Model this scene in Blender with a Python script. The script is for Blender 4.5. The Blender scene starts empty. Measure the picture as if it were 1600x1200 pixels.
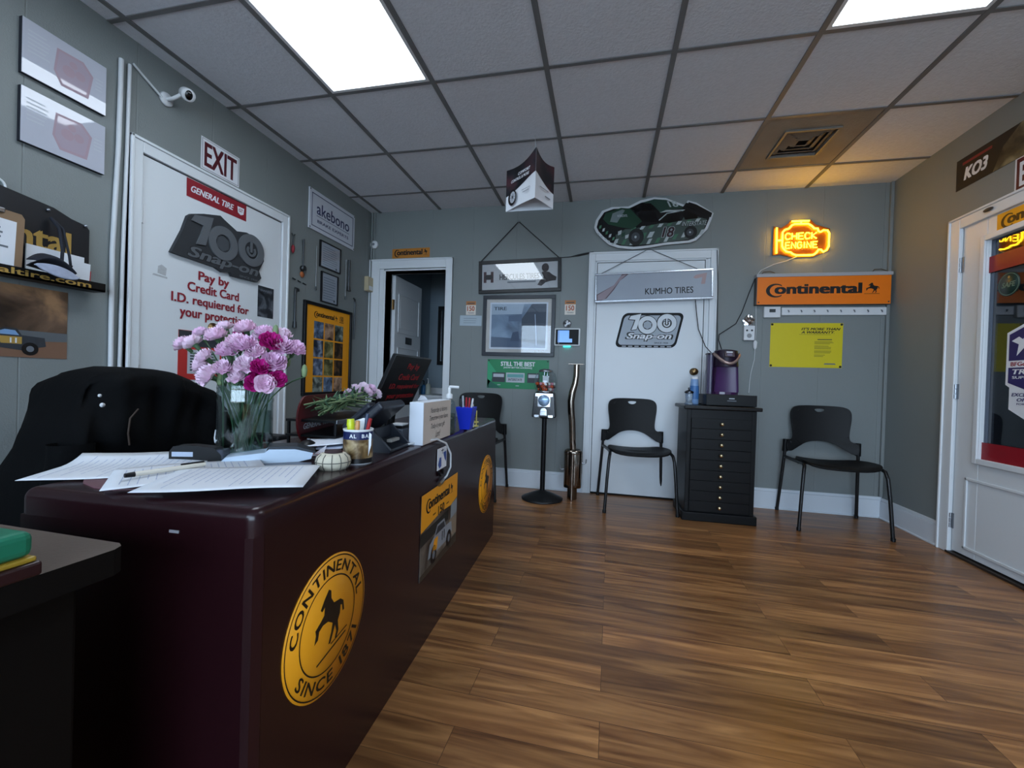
import bpy, bmesh, math, random
from mathutils import Vector, Matrix
C = bpy.context.scene
COL = C.collection
PI = math.pi
sin, cos = math.sin, math.cos
random.seed(7)

# ------------------------------------------------------------------ camera
F_PX = 661.63                                   # focal length in pixels of a 1600 px wide frame
yaw, pit, rol = -0.2151, -0.0092, 0.0312
fwd = Vector((sin(yaw) * cos(pit), cos(yaw) * cos(pit), sin(pit)))
rt = Vector((cos(yaw), -sin(yaw), 0)); upv = rt.cross(fwd)
right = rt * cos(rol) + upv * sin(rol); upc = -rt * sin(rol) + upv * cos(rol)
cam = bpy.data.objects.new('camera', bpy.data.cameras.new('camera'))
COL.objects.link(cam)
cam.data.sensor_width = 36.0; cam.data.lens = 36.0 * F_PX / 1600.0; cam.data.clip_start = 0.02
cm = Matrix.Identity(4)
for i in range(3):
    cm[i][0] = right[i]; cm[i][1] = upc[i]; cm[i][2] = -fwd[i]
cm[0][3], cm[1][3], cm[2][3] = 0.0, 0.0, 0.9576
cam.matrix_world = cm
C.camera = cam

# ------------------------------------------------------------------ light and exposure
C.view_settings.view_transform = 'Standard'
try: C.view_settings.look = 'None'
except Exception: pass
C.view_settings.gamma = 1.0; C.view_settings.use_curve_mapping = False
C.view_settings.exposure = 0.45
SKY_STRENGTH = 7.0
PANEL_STRENGTH = 6.0
PANEL_COLOR = (0.80, 0.90, 1.0)
w = bpy.data.worlds.new('daylight'); C.world = w; w.use_nodes = True
wbg = w.node_tree.nodes['Background']
wbg.inputs['Color'].default_value = (0.66, 0.82, 1.0, 1); wbg.inputs['Strength'].default_value = SKY_STRENGTH
# portal that helps the sky find its way through the shop window behind the camera
pl = bpy.data.lights.new('window_portal', 'AREA'); pl.shape = 'RECTANGLE'; pl.size = 3.9; pl.size_y = 1.85
pl.cycles.is_portal = True
plo = bpy.data.objects.new('window_portal', pl); COL.objects.link(plo)
plo.location = (-0.05, -2.36, 1.375); plo.rotation_euler = (PI / 2, 0, 0)

# ------------------------------------------------------------------ room sizes (metres)
YB, XL, XR, H, YF = 3.738, -2.265, 2.078, 2.538, -2.3

# ------------------------------------------------------------------ materials
def lin(c): return c / 12.92 if c <= 0.04045 else ((c + 0.055) / 1.055) ** 2.4
def hexc(h):
    h = h.lstrip('#'); return tuple(lin(int(h[i:i + 2], 16) / 255) for i in (0, 2, 4)) + (1,)
MATS = {}
def mat(name, color='#808080', rough=0.5, metal=0.0, bump=None, vary=None, emit=None, alpha=None, coat=0.0, trans=0.0, ior=1.45, spec=None):
    if name in MATS: return MATS[name]
    m = bpy.data.materials.new(name); m.use_nodes = True
    nt = m.node_tree; b = nt.nodes['Principled BSDF']
    col = hexc(color) if isinstance(color, str) else color
    b.inputs['Base Color'].default_value = col
    b.inputs['Roughness'].default_value = rough; b.inputs['Metallic'].default_value = metal
    b.inputs['IOR'].default_value = ior
    b.inputs['Coat Weight'].default_value = coat
    b.inputs['Transmission Weight'].default_value = trans
    if spec is not None: b.inputs['Specular IOR Level'].default_value = spec
    tc = nt.nodes.new('ShaderNodeTexCoord')
    nz = nt.nodes.new('ShaderNodeTexNoise'); nt.links.new(tc.outputs['Object'], nz.inputs['Vector'])
    nz.inputs['Scale'].default_value = (vary[0] if vary else 9.0); nz.inputs['Detail'].default_value = 4
    amt = vary[1] if vary else 0.06
    hv = nt.nodes.new('ShaderNodeHueSaturation'); hv.inputs['Color'].default_value = col
    mr = nt.nodes.new('ShaderNodeMapRange')
    mr.inputs['To Min'].default_value = 1 - amt; mr.inputs['To Max'].default_value = 1 + amt
    nt.links.new(nz.outputs['Fac'], mr.inputs['Value']); nt.links.new(mr.outputs['Result'], hv.inputs['Value'])
    nt.links.new(hv.outputs['Color'], b.inputs['Base Color'])
    if bump:
        n2 = nt.nodes.new('ShaderNodeTexNoise'); n2.inputs['Scale'].default_value = bump[0]; n2.inputs['Detail'].default_value = 3
        nt.links.new(tc.outputs['Object'], n2.inputs['Vector'])
        bp = nt.nodes.new('ShaderNodeBump'); bp.inputs['Strength'].default_value = bump[1]; bp.inputs['Distance'].default_value = 0.004
        nt.links.new(n2.outputs['Fac'], bp.inputs['Height']); nt.links.new(bp.outputs['Normal'], b.inputs['Normal'])
    if emit:
        b.inputs['Emission Color'].default_value = hexc(emit[0]) if isinstance(emit[0], str) else tuple(emit[0]) + (1,)
        b.inputs['Emission Strength'].default_value = emit[1]
    MATS[name] = m
    return m

def glass_mat(name, tint=(0.96, 0.98, 1.0), rough=0.0, refl=1.5):
    """thin pane: see-through with a mirror-like sheen that grows at grazing angles"""
    if name in MATS: return MATS[name]
    m = bpy.data.materials.new(name); m.use_nodes = True; nt = m.node_tree; nt.nodes.clear()
    out = nt.nodes.new('ShaderNodeOutputMaterial'); mx = nt.nodes.new('ShaderNodeMixShader')
    tr = nt.nodes.new('ShaderNodeBsdfTransparent'); tr.inputs['Color'].default_value = tint + (1,)
    gl = nt.nodes.new('ShaderNodeBsdfGlossy'); gl.inputs['Roughness'].default_value = rough
    lw = nt.nodes.new('ShaderNodeLayerWeight'); lw.inputs['Blend'].default_value = 0.5
    pw = nt.nodes.new('ShaderNodeMath'); pw.operation = 'POWER'; pw.inputs[1].default_value = 5.0; nt.links.new(lw.outputs['Facing'], pw.inputs[0])
    f0 = ((refl - 1) / (refl + 1)) ** 2
    fr = nt.nodes.new('ShaderNodeMath'); fr.operation = 'MULTIPLY_ADD'; fr.inputs[1].default_value = 1 - f0; fr.inputs[2].default_value = f0; nt.links.new(pw.outputs[0], fr.inputs[0])
    nt.links.new(fr.outputs[0], mx.inputs[0]); nt.links.new(tr.outputs[0], mx.inputs[1]); nt.links.new(gl.outputs[0], mx.inputs[2])
    nt.links.new(mx.outputs[0], out.inputs['Surface'])
    MATS[name] = m
    return m

def wall_mat(name, color, axis):
    """painted grooved panelling: a narrow vertical groove about every 40 cm, orange-peel bump"""
    m = mat(name, color, 0.55, bump=(180, 0.25), vary=(2.2, 0.05))
    nt = m.node_tree; b = nt.nodes['Principled BSDF']
    tc = nt.nodes.new('ShaderNodeTexCoord'); sp = nt.nodes.new('ShaderNodeSeparateXYZ')
    nt.links.new(tc.outputs['Object'], sp.inputs[0])
    md = nt.nodes.new('ShaderNodeMath'); md.operation = 'PINGPONG'; md.inputs[1].default_value = 0.2032
    nt.links.new(sp.outputs[axis], md.inputs[0])
    lt = nt.nodes.new('ShaderNodeMapRange'); lt.inputs['From Max'].default_value = 0.004
    nt.links.new(md.outputs[0], lt.inputs['Value'])
    old = b.inputs['Normal'].links[0].from_node
    bp = nt.nodes.new('ShaderNodeBump'); bp.inputs['Strength'].default_value = 0.5; bp.inputs['Distance'].default_value = 0.003
    nt.links.new(lt.outputs['Result'], bp.inputs['Height']); nt.links.new(old.outputs['Normal'], bp.inputs['Normal'])
    nt.links.new(bp.outputs['Normal'], b.inputs['Normal'])
    return m

def floor_mat():
    m = bpy.data.materials.new('floor planks'); m.use_nodes = True; nt = m.node_tree; b = nt.nodes['Principled BSDF']
    N = nt.nodes.new; L = nt.links.new
    tc = N('ShaderNodeTexCoord'); mp = N('ShaderNodeMapping'); L(tc.outputs['Object'], mp.inputs['Vector'])
    mp.inputs['Rotation'].default_value = (0, 0, math.radians(0.8))
    br = N('ShaderNodeTexBrick'); L(mp.outputs[0], br.inputs['Vector'])
    br.inputs['Scale'].default_value = 1.0; br.inputs['Brick Width'].default_value = 1.05; br.inputs['Row Height'].default_value = 0.122
    br.inputs['Mortar Size'].default_value = 0.0008; br.inputs['Mortar Smooth'].default_value = 0.1; br.inputs['Bias'].default_value = 0.0
    br.offset = 0.37; br.offset_frequency = 2
    br.inputs['Color1'].default_value = (0, 0, 0, 1); br.inputs['Color2'].default_value = (1, 1, 1, 1); br.inputs['Mortar'].default_value = (0.5, 0.5, 0.5, 1)
    # a per-plank value shifts the grain so that no two planks match
    sc = N('ShaderNodeVectorMath'); sc.operation = 'SCALE'; sc.inputs['Scale'].default_value = 37.0; L(br.outputs['Color'], sc.inputs[0])
    ad = N('ShaderNodeVectorMath'); ad.operation = 'ADD'; L(mp.outputs[0], ad.inputs[0]); L(sc.outputs[0], ad.inputs[1])
    m2 = N('ShaderNodeMapping'); m2.inputs['Scale'].default_value = (1.1, 13.0, 1.0); L(ad.outputs[0], m2.inputs['Vector'])
    n1 = N('ShaderNodeTexNoise'); n1.inputs['Scale'].default_value = 1.7; n1.inputs['Detail'].default_value = 6; n1.inputs['Distortion'].default_value = 1.2; L(m2.outputs[0], n1.inputs['Vector'])
    m3 = N('ShaderNodeMapping'); m3.inputs['Scale'].default_value = (4.0, 90.0, 1.0); L(ad.outputs[0], m3.inputs['Vector'])
    n2 = N('ShaderNodeTexNoise'); n2.inputs['Scale'].default_value = 1.0; n2.inputs['Detail'].default_value = 4; L(m3.outputs[0], n2.inputs['Vector'])
    cr = N('ShaderNodeValToRGB'); L(n1.outputs['Fac'], cr.inputs['Fac'])
    e = cr.color_ramp.elements; e[0].position = 0.30; e[0].color = hexc('#633d22'); e[1].position = 0.72; e[1].color = hexc('#b4814f')
    x = e.new(0.5); x.color = hexc('#8c5f38')
    hv = N('ShaderNodeHueSaturation'); L(cr.outputs['Color'], hv.inputs['Color'])
    mr = N('ShaderNodeMapRange'); L(br.outputs['Color'], mr.inputs['Value']); mr.inputs['To Min'].default_value = 0.68; mr.inputs['To Max'].default_value = 1.28
    mf = N('ShaderNodeMath'); mf.operation = 'MULTIPLY'; L(mr.outputs[0], mf.inputs[0])
    mr2 = N('ShaderNodeMapRange'); L(n2.outputs['Fac'], mr2.inputs['Value']); mr2.inputs['To Min'].default_value = 0.82; mr2.inputs['To Max'].default_value = 1.15
    L(mr2.outputs[0], mf.inputs[1]); L(mf.outputs[0], hv.inputs['Value'])
    mx = N('ShaderNodeMixRGB'); L(br.outputs['Fac'], mx.inputs['Fac']); L(hv.outputs['Color'], mx.inputs['Color1']); mx.inputs['Color2'].default_value = hexc('#4a2f1c')
    L(mx.outputs[0], b.inputs['Base Color'])
    mr3 = N('ShaderNodeMapRange'); L(n1.outputs['Fac'], mr3.inputs['Value']); mr3.inputs['To Min'].default_value = 0.24; mr3.inputs['To Max'].default_value = 0.40
    L(mr3.outputs[0], b.inputs['Roughness'])
    bp = N('ShaderNodeBump'); bp.inputs['Strength'].default_value = 0.12; bp.inputs['Distance'].default_value = 0.002
    L(n2.outputs['Fac'], bp.inputs['Height']); L(bp.outputs[0], b.inputs['Normal'])
    return m

# ------------------------------------------------------------------ mesh building
_tc = {}
def text_geo(s, shear, bold):
    k = (s, shear, bold)
    if k in _tc: return _tc[k]
    cu = bpy.data.curves.new('lettering', 'FONT'); cu.body = s; cu.shear = shear; cu.align_x = 'CENTER'; cu.resolution_u = 3
    ob = bpy.data.objects.new('lettering', cu)
    me = ob.to_mesh()
    vs = [(v.co.x, v.co.y, 0.0) for v in me.vertices]; fs = [tuple(p.vertices) for p in me.polygons]
    if me.polygons and me.polygons[0].normal.z < 0: fs = [f[::-1] for f in fs]
    if bold > 0:
        n = len(vs); V0, F0 = list(vs), list(fs)
        for q, (dx, dy) in enumerate(((bold, bold * .5), (-bold, bold * .5), (bold, -bold * .5), (-bold, -bold * .5))):
            vs = vs + [(x + dx, y + dy, (q + 1) * 6e-5) for x, y, _ in V0]; fs = fs + [tuple(i + n * (q + 1) for i in f) for f in F0]
    ob.to_mesh_clear(); bpy.data.objects.remove(ob); bpy.data.curves.remove(cu)
    _tc[k] = (vs, fs)
    return _tc[k]

class MB:
    def __init__(s): s.v, s.f, s.mi, s.sm, s.mats = [], [], [], [], []
    def idx(s, m):
        if m not in s.mats: s.mats.append(m)
        return s.mats.index(m)
    def add(s, vs, fs, m, smooth=False, M=None):
        o = len(s.v); k = s.idx(m)
        for v in vs:
            v = Vector(v); s.v.append(M @ v if M is not None else v)
        for f in fs:
            s.f.append([i + o for i in f]); s.mi.append(k); s.sm.append(smooth)
        return s
    def box(s, x0, x1, y0, y1, z0, z1, m, M=None):
        vs = [(x, y, z) for z in (z0, z1) for y in (y0, y1) for x in (x0, x1)]
        return s.add(vs, [(0, 2, 3, 1), (4, 5, 7, 6), (0, 1, 5, 4), (2, 6, 7, 3), (0, 4, 6, 2), (1, 3, 7, 5)], m, False, M)
    def tube(s, pts, r, m, n=10, caps=True, smooth=True, M=None, close=False, flat=1.0):
        pts = [Vector(p) for p in pts]; N = len(pts)
        rs = r if isinstance(r, (list, tuple)) else [r] * N
        vs, fs = [], []; ref = None
        for i, p in enumerate(pts):
            a = pts[i - 1] if (i > 0 or close) else p; b = pts[(i + 1) % N] if (i < N - 1 or close) else p
            t = (b - a).normalized()
            if ref is None: ref = Vector((0, 0, 1)) if abs(t.z) < 0.9 else Vector((1, 0, 0))
            x = (ref - t * ref.dot(t)).normalized(); y = t.cross(x); ref = x
            for k in range(n):
                q = 2 * PI * k / n; vs.append(p + (x * cos(q) * flat + y * sin(q)) * rs[i])
        for i in range(N if close else N - 1):
            j = (i + 1) % N
            for k in range(n):
                l = (k + 1) % n; fs.append((i * n + k, i * n + l, j * n + l, j * n + k))
        s.add(vs, fs, m, smooth, M)
        if caps and not close:
            s.add(vs[:n], [tuple(range(n))[::-1]], m, False, M); s.add(vs[-n:], [tuple(range(n))], m, False, M)
        return s
    def cyl(s, p0, p1, r0, r1, m, n=20, M=None, smooth=True): return s.tube([p0, p1], [r0, r1], m, n, True, smooth, M)
    def lathe(s, prof, m, n=28, M=None, smooth=True, cap0=True, cap1=True, c=(0, 0, 0), sx=1.0, sy=1.0):
        vs, fs = [], []
        for r, z in prof:
            for k in range(n):
                q = 2 * PI * k / n; vs.append((c[0] + r * cos(q) * sx, c[1] + r * sin(q) * sy, c[2] + z))
        for i in range(len(prof) - 1):
            for k in range(n):
                l = (k + 1) % n; fs.append((i * n + k, i * n + l, (i + 1) * n + l, (i + 1) * n + k))
        s.add(vs, fs, m, smooth, M)
        if cap0 and prof[0][0] > 1e-5: s.add(vs[:n], [tuple(range(n))[::-1]], m, False, M)
        if cap1 and prof[-1][0] > 1e-5: s.add(vs[-n:], [tuple(range(n))], m, False, M)
        return s
    def prism(s, pts, z0, z1, m, M=None, side=None, cap0=True):
        n = len(pts); A = sum(pts[i][0] * pts[(i + 1) % n][1] - pts[(i + 1) % n][0] * pts[i][1] for i in range(n))
        if A < 0: pts = pts[::-1]
        lo = [(p[0], p[1], z0) for p in pts]; hi = [(p[0], p[1], z1) for p in pts]
        s.add(hi, [tuple(range(n))], m, False, M)
        if z1 - z0 > 1e-6:
            if cap0: s.add(lo, [tuple(range(n))[::-1]], m, False, M)
            s.add(lo + hi, [(i, (i + 1) % n, n + (i + 1) % n, n + i) for i in range(n)], side or m, False, M)
        return s
    def flat(s, pts, z, m, M=None): return s.prism(pts, z, z, m, M)
    def rect(s, cx, cy, w, h, z, m, M=None): return s.flat([(cx - w / 2, cy - h / 2), (cx + w / 2, cy - h / 2), (cx + w / 2, cy + h / 2), (cx - w / 2, cy + h / 2)], z, m, M)
    def disc(s, cx, cy, r, z, m, n=48, ry=None, M=None): return s.flat([(cx + r * cos(2 * PI * k / n), cy + (ry or r) * sin(2 * PI * k / n)) for k in range(n)], z, m, M)
    def ring(s, cx, cy, r0, r1, z, m, n=48, a0=0, a1=2 * PI, ky=1.0):
        vs, fs = [], []
        for k in range(n + 1):
            q = a0 + (a1 - a0) * k / n
            vs += [(cx + r0 * cos(q), cy + r0 * sin(q) * ky, z), (cx + r1 * cos(q), cy + r1 * sin(q) * ky, z)]
        for k in range(n): fs.append((2 * k, 2 * k + 1, 2 * k + 3, 2 * k + 2))
        return s.add(vs, fs, m)
    def frame(s, cx, cy, w, h, b, z0, z1, m):
        for x0, x1, y0, y1 in ((-w / 2, w / 2, h / 2 - b, h / 2), (-w / 2, w / 2, -h / 2, -h / 2 + b), (-w / 2, -w / 2 + b, -h / 2 + b, h / 2 - b), (w / 2 - b, w / 2, -h / 2 + b, h / 2 - b)):
            s.box(cx + x0, cx + x1, cy + y0, cy + y1, z0, z1, m)
        return s
    def stroke(s, pts, wd, z, m, M=None):
        for (a, b), (c, d) in zip(pts[:-1], pts[1:]):
            t = Vector((c - a, d - b)); 
            if t.length < 1e-6: continue
            t = t.normalized() * wd / 2; n = Vector((-t.y, t.x))
            s.flat([(a - t.x + n.x, b - t.y + n.y), (a - t.x - n.x, b - t.y - n.y), (c + t.x - n.x, d + t.y - n.y), (c + t.x + n.x, d + t.y + n.y)], z, m, M)
        return s
    def text(s, t, cx, cy, w, h, z, m, shear=0.0, bold=0.012, M=None):
        vs, fs = text_geo(t, shear, bold)
        if not vs: return s
        x0 = min(v[0] for v in vs); x1 = max(v[0] for v in vs); y0 = min(v[1] for v in vs); y1 = max(v[1] for v in vs)
        kx = w / (x1 - x0) if w else h / (y1 - y0); ky = h / (y1 - y0) if h else kx
        return s.add([(cx + (x - (x0 + x1) / 2) * kx, cy + (y - (y0 + y1) / 2) * ky, z + dz) for x, y, dz in vs], fs, m, False, M)
    def arc_text(s, t, r, a_mid, span, hgt, z, m, inward=False, cx=0, cy=0):
        """letters set around a circle; a_mid, span in degrees"""
        wd = []
        for ch in t:
            vs = text_geo(ch, 0, 0.02)[0] if ch != ' ' else []
            wd.append((max(v[0] for v in vs) - min(v[0] for v in vs)) if vs else 0.3)
        tot = sum(wd) + 0.14 * (len(t) - 1); pos = 0
        for ch, w_ in zip(t, wd):
            u = (pos + w_ / 2) / tot - 0.5; pos += w_ + 0.14
            if ch == ' ': continue
            a = math.radians(a_mid + (u * span if inward else -u * span))
            M = Matrix.Translation((cx + r * cos(a), cy + r * sin(a), 0)) @ Matrix.Rotation(a + (PI / 2 if inward else -PI / 2), 4, 'Z')
            s.text(ch, 0, 0, w_ / tot * math.radians(span) * r, hgt, z, m, 0, 0.02, M)
        return s
    def grid(s, fn, nu, nv, m, smooth=True, cu=False, M=None):
        vs = [fn(i / (nu if cu else nu - 1), j / (nv - 1)) for j in range(nv) for i in range(nu)]; fs = []
        for j in range(nv - 1):
            for i in range(nu if cu else nu - 1):
                k = (i + 1) % nu; fs.append((j * nu + i, j * nu + k, (j + 1) * nu + k, (j + 1) * nu + i))
        return s.add(vs, fs, m, smooth, M)
    def ball(s, c, r, m, n=12, M=None, k=(1, 1, 1)):
        return s.lathe([(r * sin(PI * i / n) * 1.0, -r * cos(PI * i / n) * k[2]) for i in range(n + 1)], m, n * 2, M, True, False, False, c, k[0], k[1])
    def build(s, name, parent=None, bevel=0.0, seg=2, subd=0, solid=0.0):
        me = bpy.data.meshes.new(name); me.from_pydata([tuple(v) for v in s.v], [], s.f)
        for m in s.mats: me.materials.append(m)
        me.polygons.foreach_set('material_index', s.mi); me.polygons.foreach_set('use_smooth', s.sm); me.update()
        o = bpy.data.objects.new(name, me); COL.objects.link(o)
        if parent is not None: o.parent = parent
        if solid:
            q = o.modifiers.new('thickness', 'SOLIDIFY'); q.thickness = solid; q.offset = 0
        if bevel:
            q = o.modifiers.new('bevel', 'BEVEL'); q.width = bevel; q.segments = seg; q.limit_method = 'ANGLE'; q.angle_limit = math.radians(50)
        if subd:
            q = o.modifiers.new('subdivision', 'SUBSURF'); q.levels = subd; q.render_levels = subd
        return o

def tag(o, label, cat, group=None):
    o['label'] = label; o['category'] = cat
    if group: o['group'] = group
    return o
def thing(name, label, cat, loc=(0, 0, 0), rz=0.0, group=None, M=None):
    o = bpy.data.objects.new(name, None); COL.objects.link(o); o.empty_display_size = 0.05
    if M is not None: o.matrix_world = M
    else: o.location = loc; o.rotation_euler = (0, 0, rz)
    return tag(o, label, cat, group)
def struct(o): o['kind'] = 'structure'; return o
def copy_thing(root, M=None, loc=None, rz=None, label=None):
    r = root.copy(); COL.objects.link(r)
    if M is not None: r.matrix_world = M
    if loc is not None: r.location = loc
    if rz is not None: r.rotation_euler = (0, 0, rz)
    if label: r['label'] = label
    for ch in list(root.children):
        c = ch.copy(); COL.objects.link(c); c.parent = r
        for g in list(ch.children):
            d = g.copy(); COL.objects.link(d); d.parent = c
    return r
def fr(X, Y, Z, loc, rot=0.0):
    M = Matrix.Identity(4)
    for i in range(3): M[i][0], M[i][1], M[i][2], M[i][3] = X[i], Y[i], Z[i], loc[i]
    return M @ Matrix.Rotation(rot, 4, 'Z')
def on_back(u, v, off=0.0, rot=0.0): return fr((1, 0, 0), (0, 0, 1), (0, -1, 0), (u, YB - off, v), rot)
def on_left(y, v, off=0.0, rot=0.0): return fr((0, 1, 0), (0, 0, 1), (1, 0, 0), (XL + off, y, v), rot)
def on_right(y, v, off=0.0, rot=0.0): return fr((0, -1, 0), (0, 0, 1), (-1, 0, 0), (XR - off, y, v), rot)
DESK_N = Vector((-0.575, 0.62, 0)); DESK_A = math.atan2(0.07, 1.91)
DD = Vector((-sin(DESK_A), cos(DESK_A), 0)); DO = Vector((cos(DESK_A), sin(DESK_A), 0))
def on_desk(u, v, off=0.0, rot=0.0): return fr(DD, (0, 0, 1), DO, DESK_N + DD * u + DO * off + Vector((0, 0, v)), rot)

# common colours
WHITE = mat('white paint', '#dfe3e6', 0.42, vary=(3, 0.03))
DOORW = mat('white door paint', '#d9dee2', 0.38, bump=(60, 0.05), vary=(2.5, 0.04))
BLACK = mat('black print', '#0c0c0e', 0.5)
PAPER = mat('white paper', '#dfe2e8', 0.7)
GREYLINE = mat('grey small print', '#8d929b', 0.7)
ORANGE = mat('yellow orange print', '#f0a01c', 0.45)
SIGNOR = mat('orange sign face', '#f07a0c', 0.4)
REDINK = mat('dark red print', '#8c1f2c', 0.5)
CHROME = mat('chrome', '#c9ccd0', 0.12, 1.0)
STEEL = mat('brushed steel', '#9a9ea4', 0.32, 1.0)
PLBLACK = mat('black plastic', '#0b0c0f', 0.45, spec=.3)
PLWHITE = mat('white plastic', '#dadde0', 0.4)
WOODBK = mat('black frame', '#0e0f12', 0.35)
GREENINK = mat('green print', '#12804f', 0.45)
CORD_B = mat('black cord', '#141518', 0.5)
CORD_W = mat('white cord', '#ccd0d4', 0.5)
def sheet(w_, h_, m, t=0.0012):
    b = MB(); b.prism([(-w_ / 2, -h_ / 2), (w_ / 2, -h_ / 2), (w_ / 2, h_ / 2), (-w_ / 2, h_ / 2)], 0.0006, 0.0006 + t, m); return b
HORSE = [(-.05, 1.0), (.1, .9), (.12, .62), (.3, .38), (.72, .32), (.93, .17), (1.0, -.2), (.9, -.22), (.84, .05), (.74, .08), (.72, -.2), (.58, -.42), (.64, -.78), (.52, -1.0), (.4, -.98), (.5, -.76), (.4, -.48), (.3, -.68), (.12, -1.0), (0, -.98), (.17, -.62), (.24, -.33), (-.05, -.14), (-.36, -.12), (-.58, -.22), (-.64, -.47), (-.84, -.55), (-.76, -.25), (-.8, -.08), (-.5, .07), (-.3, .2), (-.27, .48), (-.42, .38), (-.52, .48), (-.3, .76)]
def horse(mb, cx, cy, w_, h_, z, m):
    # drawn in three pieces so that every outline stays simple
    mb.flat([(cx + x * w_ / 2, cy + y * h_ / 2) for x, y in HORSE], z, m)
def conti(mb, cx, cy, w_, z, m, ky=1.0):
    x0 = cx - w_ / 2; R = 0.088 * w_
    n = 26; outer = [(x0 + R + R * cos(a), cy + R * ky * sin(a)) for a in [math.radians(48 + 264 * i / n) for i in range(n + 1)]]
    inner = [(x0 + R * 1.14 + R * .74 * cos(a), cy + R * .8 * ky * sin(a)) for a in [math.radians(310 - 260 * i / n) for i in range(n + 1)]]
    mb.flat(outer + inner, z, m)
    mb.text('ontinental', x0 + 0.465 * w_, cy + 0.020 * w_ * ky, 0.775 * w_, 0.130 * w_ * ky, z, m, 0, 0.046)
    horse(mb, x0 + 0.935 * w_, cy + 0.02 * w_ * ky, 0.125 * w_, 0.125 * w_ * ky, z, m)
    mb.rect(x0 + 0.935 * w_, cy - 0.052 * w_ * ky, 0.13 * w_, 0.005 * w_ * ky, z, m)
def lines(mb, x0, x1, y0, y1, n, z, m, wd=0.35, rag=True):
    """rows of small print too fine to read"""
    for i in range(n):
        y = y1 - (y1 - y0) * (i + .5) / n; e = x1 - (random.random() * .25 * (x1 - x0) if rag else 0)
        mb.rect((x0 + e) / 2, y, e - x0, (y1 - y0) / n * wd, z, m)
# ================================================================== the room
FLOORM = floor_mat()
WL = wall_mat('wall paint left', '#7e8484', 1); WB = wall_mat('wall paint back', '#7e8484', 0); WR = mat('wall paint right', '#7e8484', 0.55, bump=(180, 0.25), vary=(2.2, 0.05))
b = MB(); b.box(XL - .15, XR + 1.6, YF - .15, 5.4, -0.06, 0.0, FLOORM); struct(b.build('floor'))
# suspended ceiling: tiles with the metal grid between them
def tile_mat():
    m = mat('ceiling tile', '#d6dae2', 0.85, bump=(90, 0.55), vary=(45, 0.09)); return m
TILE = tile_mat(); GRIDM = mat('ceiling grid', '#6f7072', 0.5)
GX = [-2.167, -1.557, -0.947, -0.337, 0.273, 0.883, 1.493]; GY = [3.3740, 2.7493, 2.1246, 1.4999, 0.8752, 0.2505, -0.3742, -0.9989, -1.6236, -2.2483]
b = MB()
xs = [XL - .1] + GX + [XR + .1]; ys = [YB + .1] + GY + [YF - .1]
LIGHTS = [(1, 2, -1.2), (5, 6, -1.2)]
def is_light(i, j): return i in (2, 6) and j in (3, 4)
for i in range(len(xs) - 1):
    for j in range(len(ys) - 1):
        if is_light(i, j) or (i == 6 and j == 1): continue
        b.box(xs[i], xs[i + 1], ys[j + 1], ys[j], H + random.uniform(0, .0015), H + .02, TILE)
for x in GX: b.box(x - .0125, x + .0125, YF - .1, YB + .1, H - .006, H + .004, GRIDM)
for y in GY:
    for i in range(len(xs) - 1):
        if y == GY[3] and i in (2, 6): continue
        b.box(xs[i] + .0125 * (i > 0), xs[i + 1] - .0125, y - .0105, y + .0105, H - .004, H + .004, GRIDM)
b.box(XL - .1, XR + .1, YF - .1, YB + .1, H + .09, H + .12, TILE)
struct(b.build('ceiling'))
# walls
b = MB(); T = .12
b.box(XL - T, -2.097, YB, YB + T, 0, H + .1, WB); b.box(-1.481, XR + T, YB, YB + T, 0, H + .1, WB); b.box(-2.097, -1.481, YB, YB + T, 1.97, H + .1, WB)
struct(b.build('wall_back'))
b = MB(); b.box(XL - T, XL, YF - T, YB, 0, H + .1, WL); struct(b.build('wall_left'))
b = MB(); b.box(XR, XR + T, YF - T, 2.13, 0, H + .1, WR); b.box(XR, XR + T, 3.08, YB + T, 0, H + .1, WR); b.box(XR, XR + T, 2.13, 3.08, 1.975, H + .1, WR)
struct(b.build('wall_right'))
b = MB(); b.box(XL - T, XR + T, YF - T, YF, 0, .45, WR); b.box(XL - T, XR + T, YF - T, YF, 2.30, H + .1, WR)
b.box(XL - T, -2.0, YF - T, YF, .45, 2.30, WR); b.box(1.9, XR + T, YF - T, YF, .45, 2.30, WR)
struct(b.build('wall_front'))
wn = struct(bpy.data.objects.new('window_1', None)); COL.objects.link(wn)
b = MB()
for x in (-2.0, -.70, .60, 1.85): b.box(x, x + .05, YF - .09, YF - .03, .45, 2.30, WHITE)
b.box(-2.0, 1.9, YF - .09, YF - .03, .45, .50, WHITE); b.box(-2.0, 1.9, YF - .09, YF - .03, 2.25, 2.30, WHITE)
b.build('window_frame', wn)
b = MB(); b.box(-2.0, 1.9, YF - .063, YF - .058, .48, 2.27, glass_mat('window glass')); b.build('window_pane', wn)
b = MB(); b.box(-2.05, 1.95, YF - .03, YF + .05, .42, .45, WHITE); b.build('window_sill', wn, .005)
# what lies outside that window: pavement
b = MB(); b.box(-14, 14, -16, YF - .13, -.25, -.15, mat('concrete paving', '#b9b8b3', .9, bump=(40, .5))); g = struct(b.build('ground'))
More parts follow.
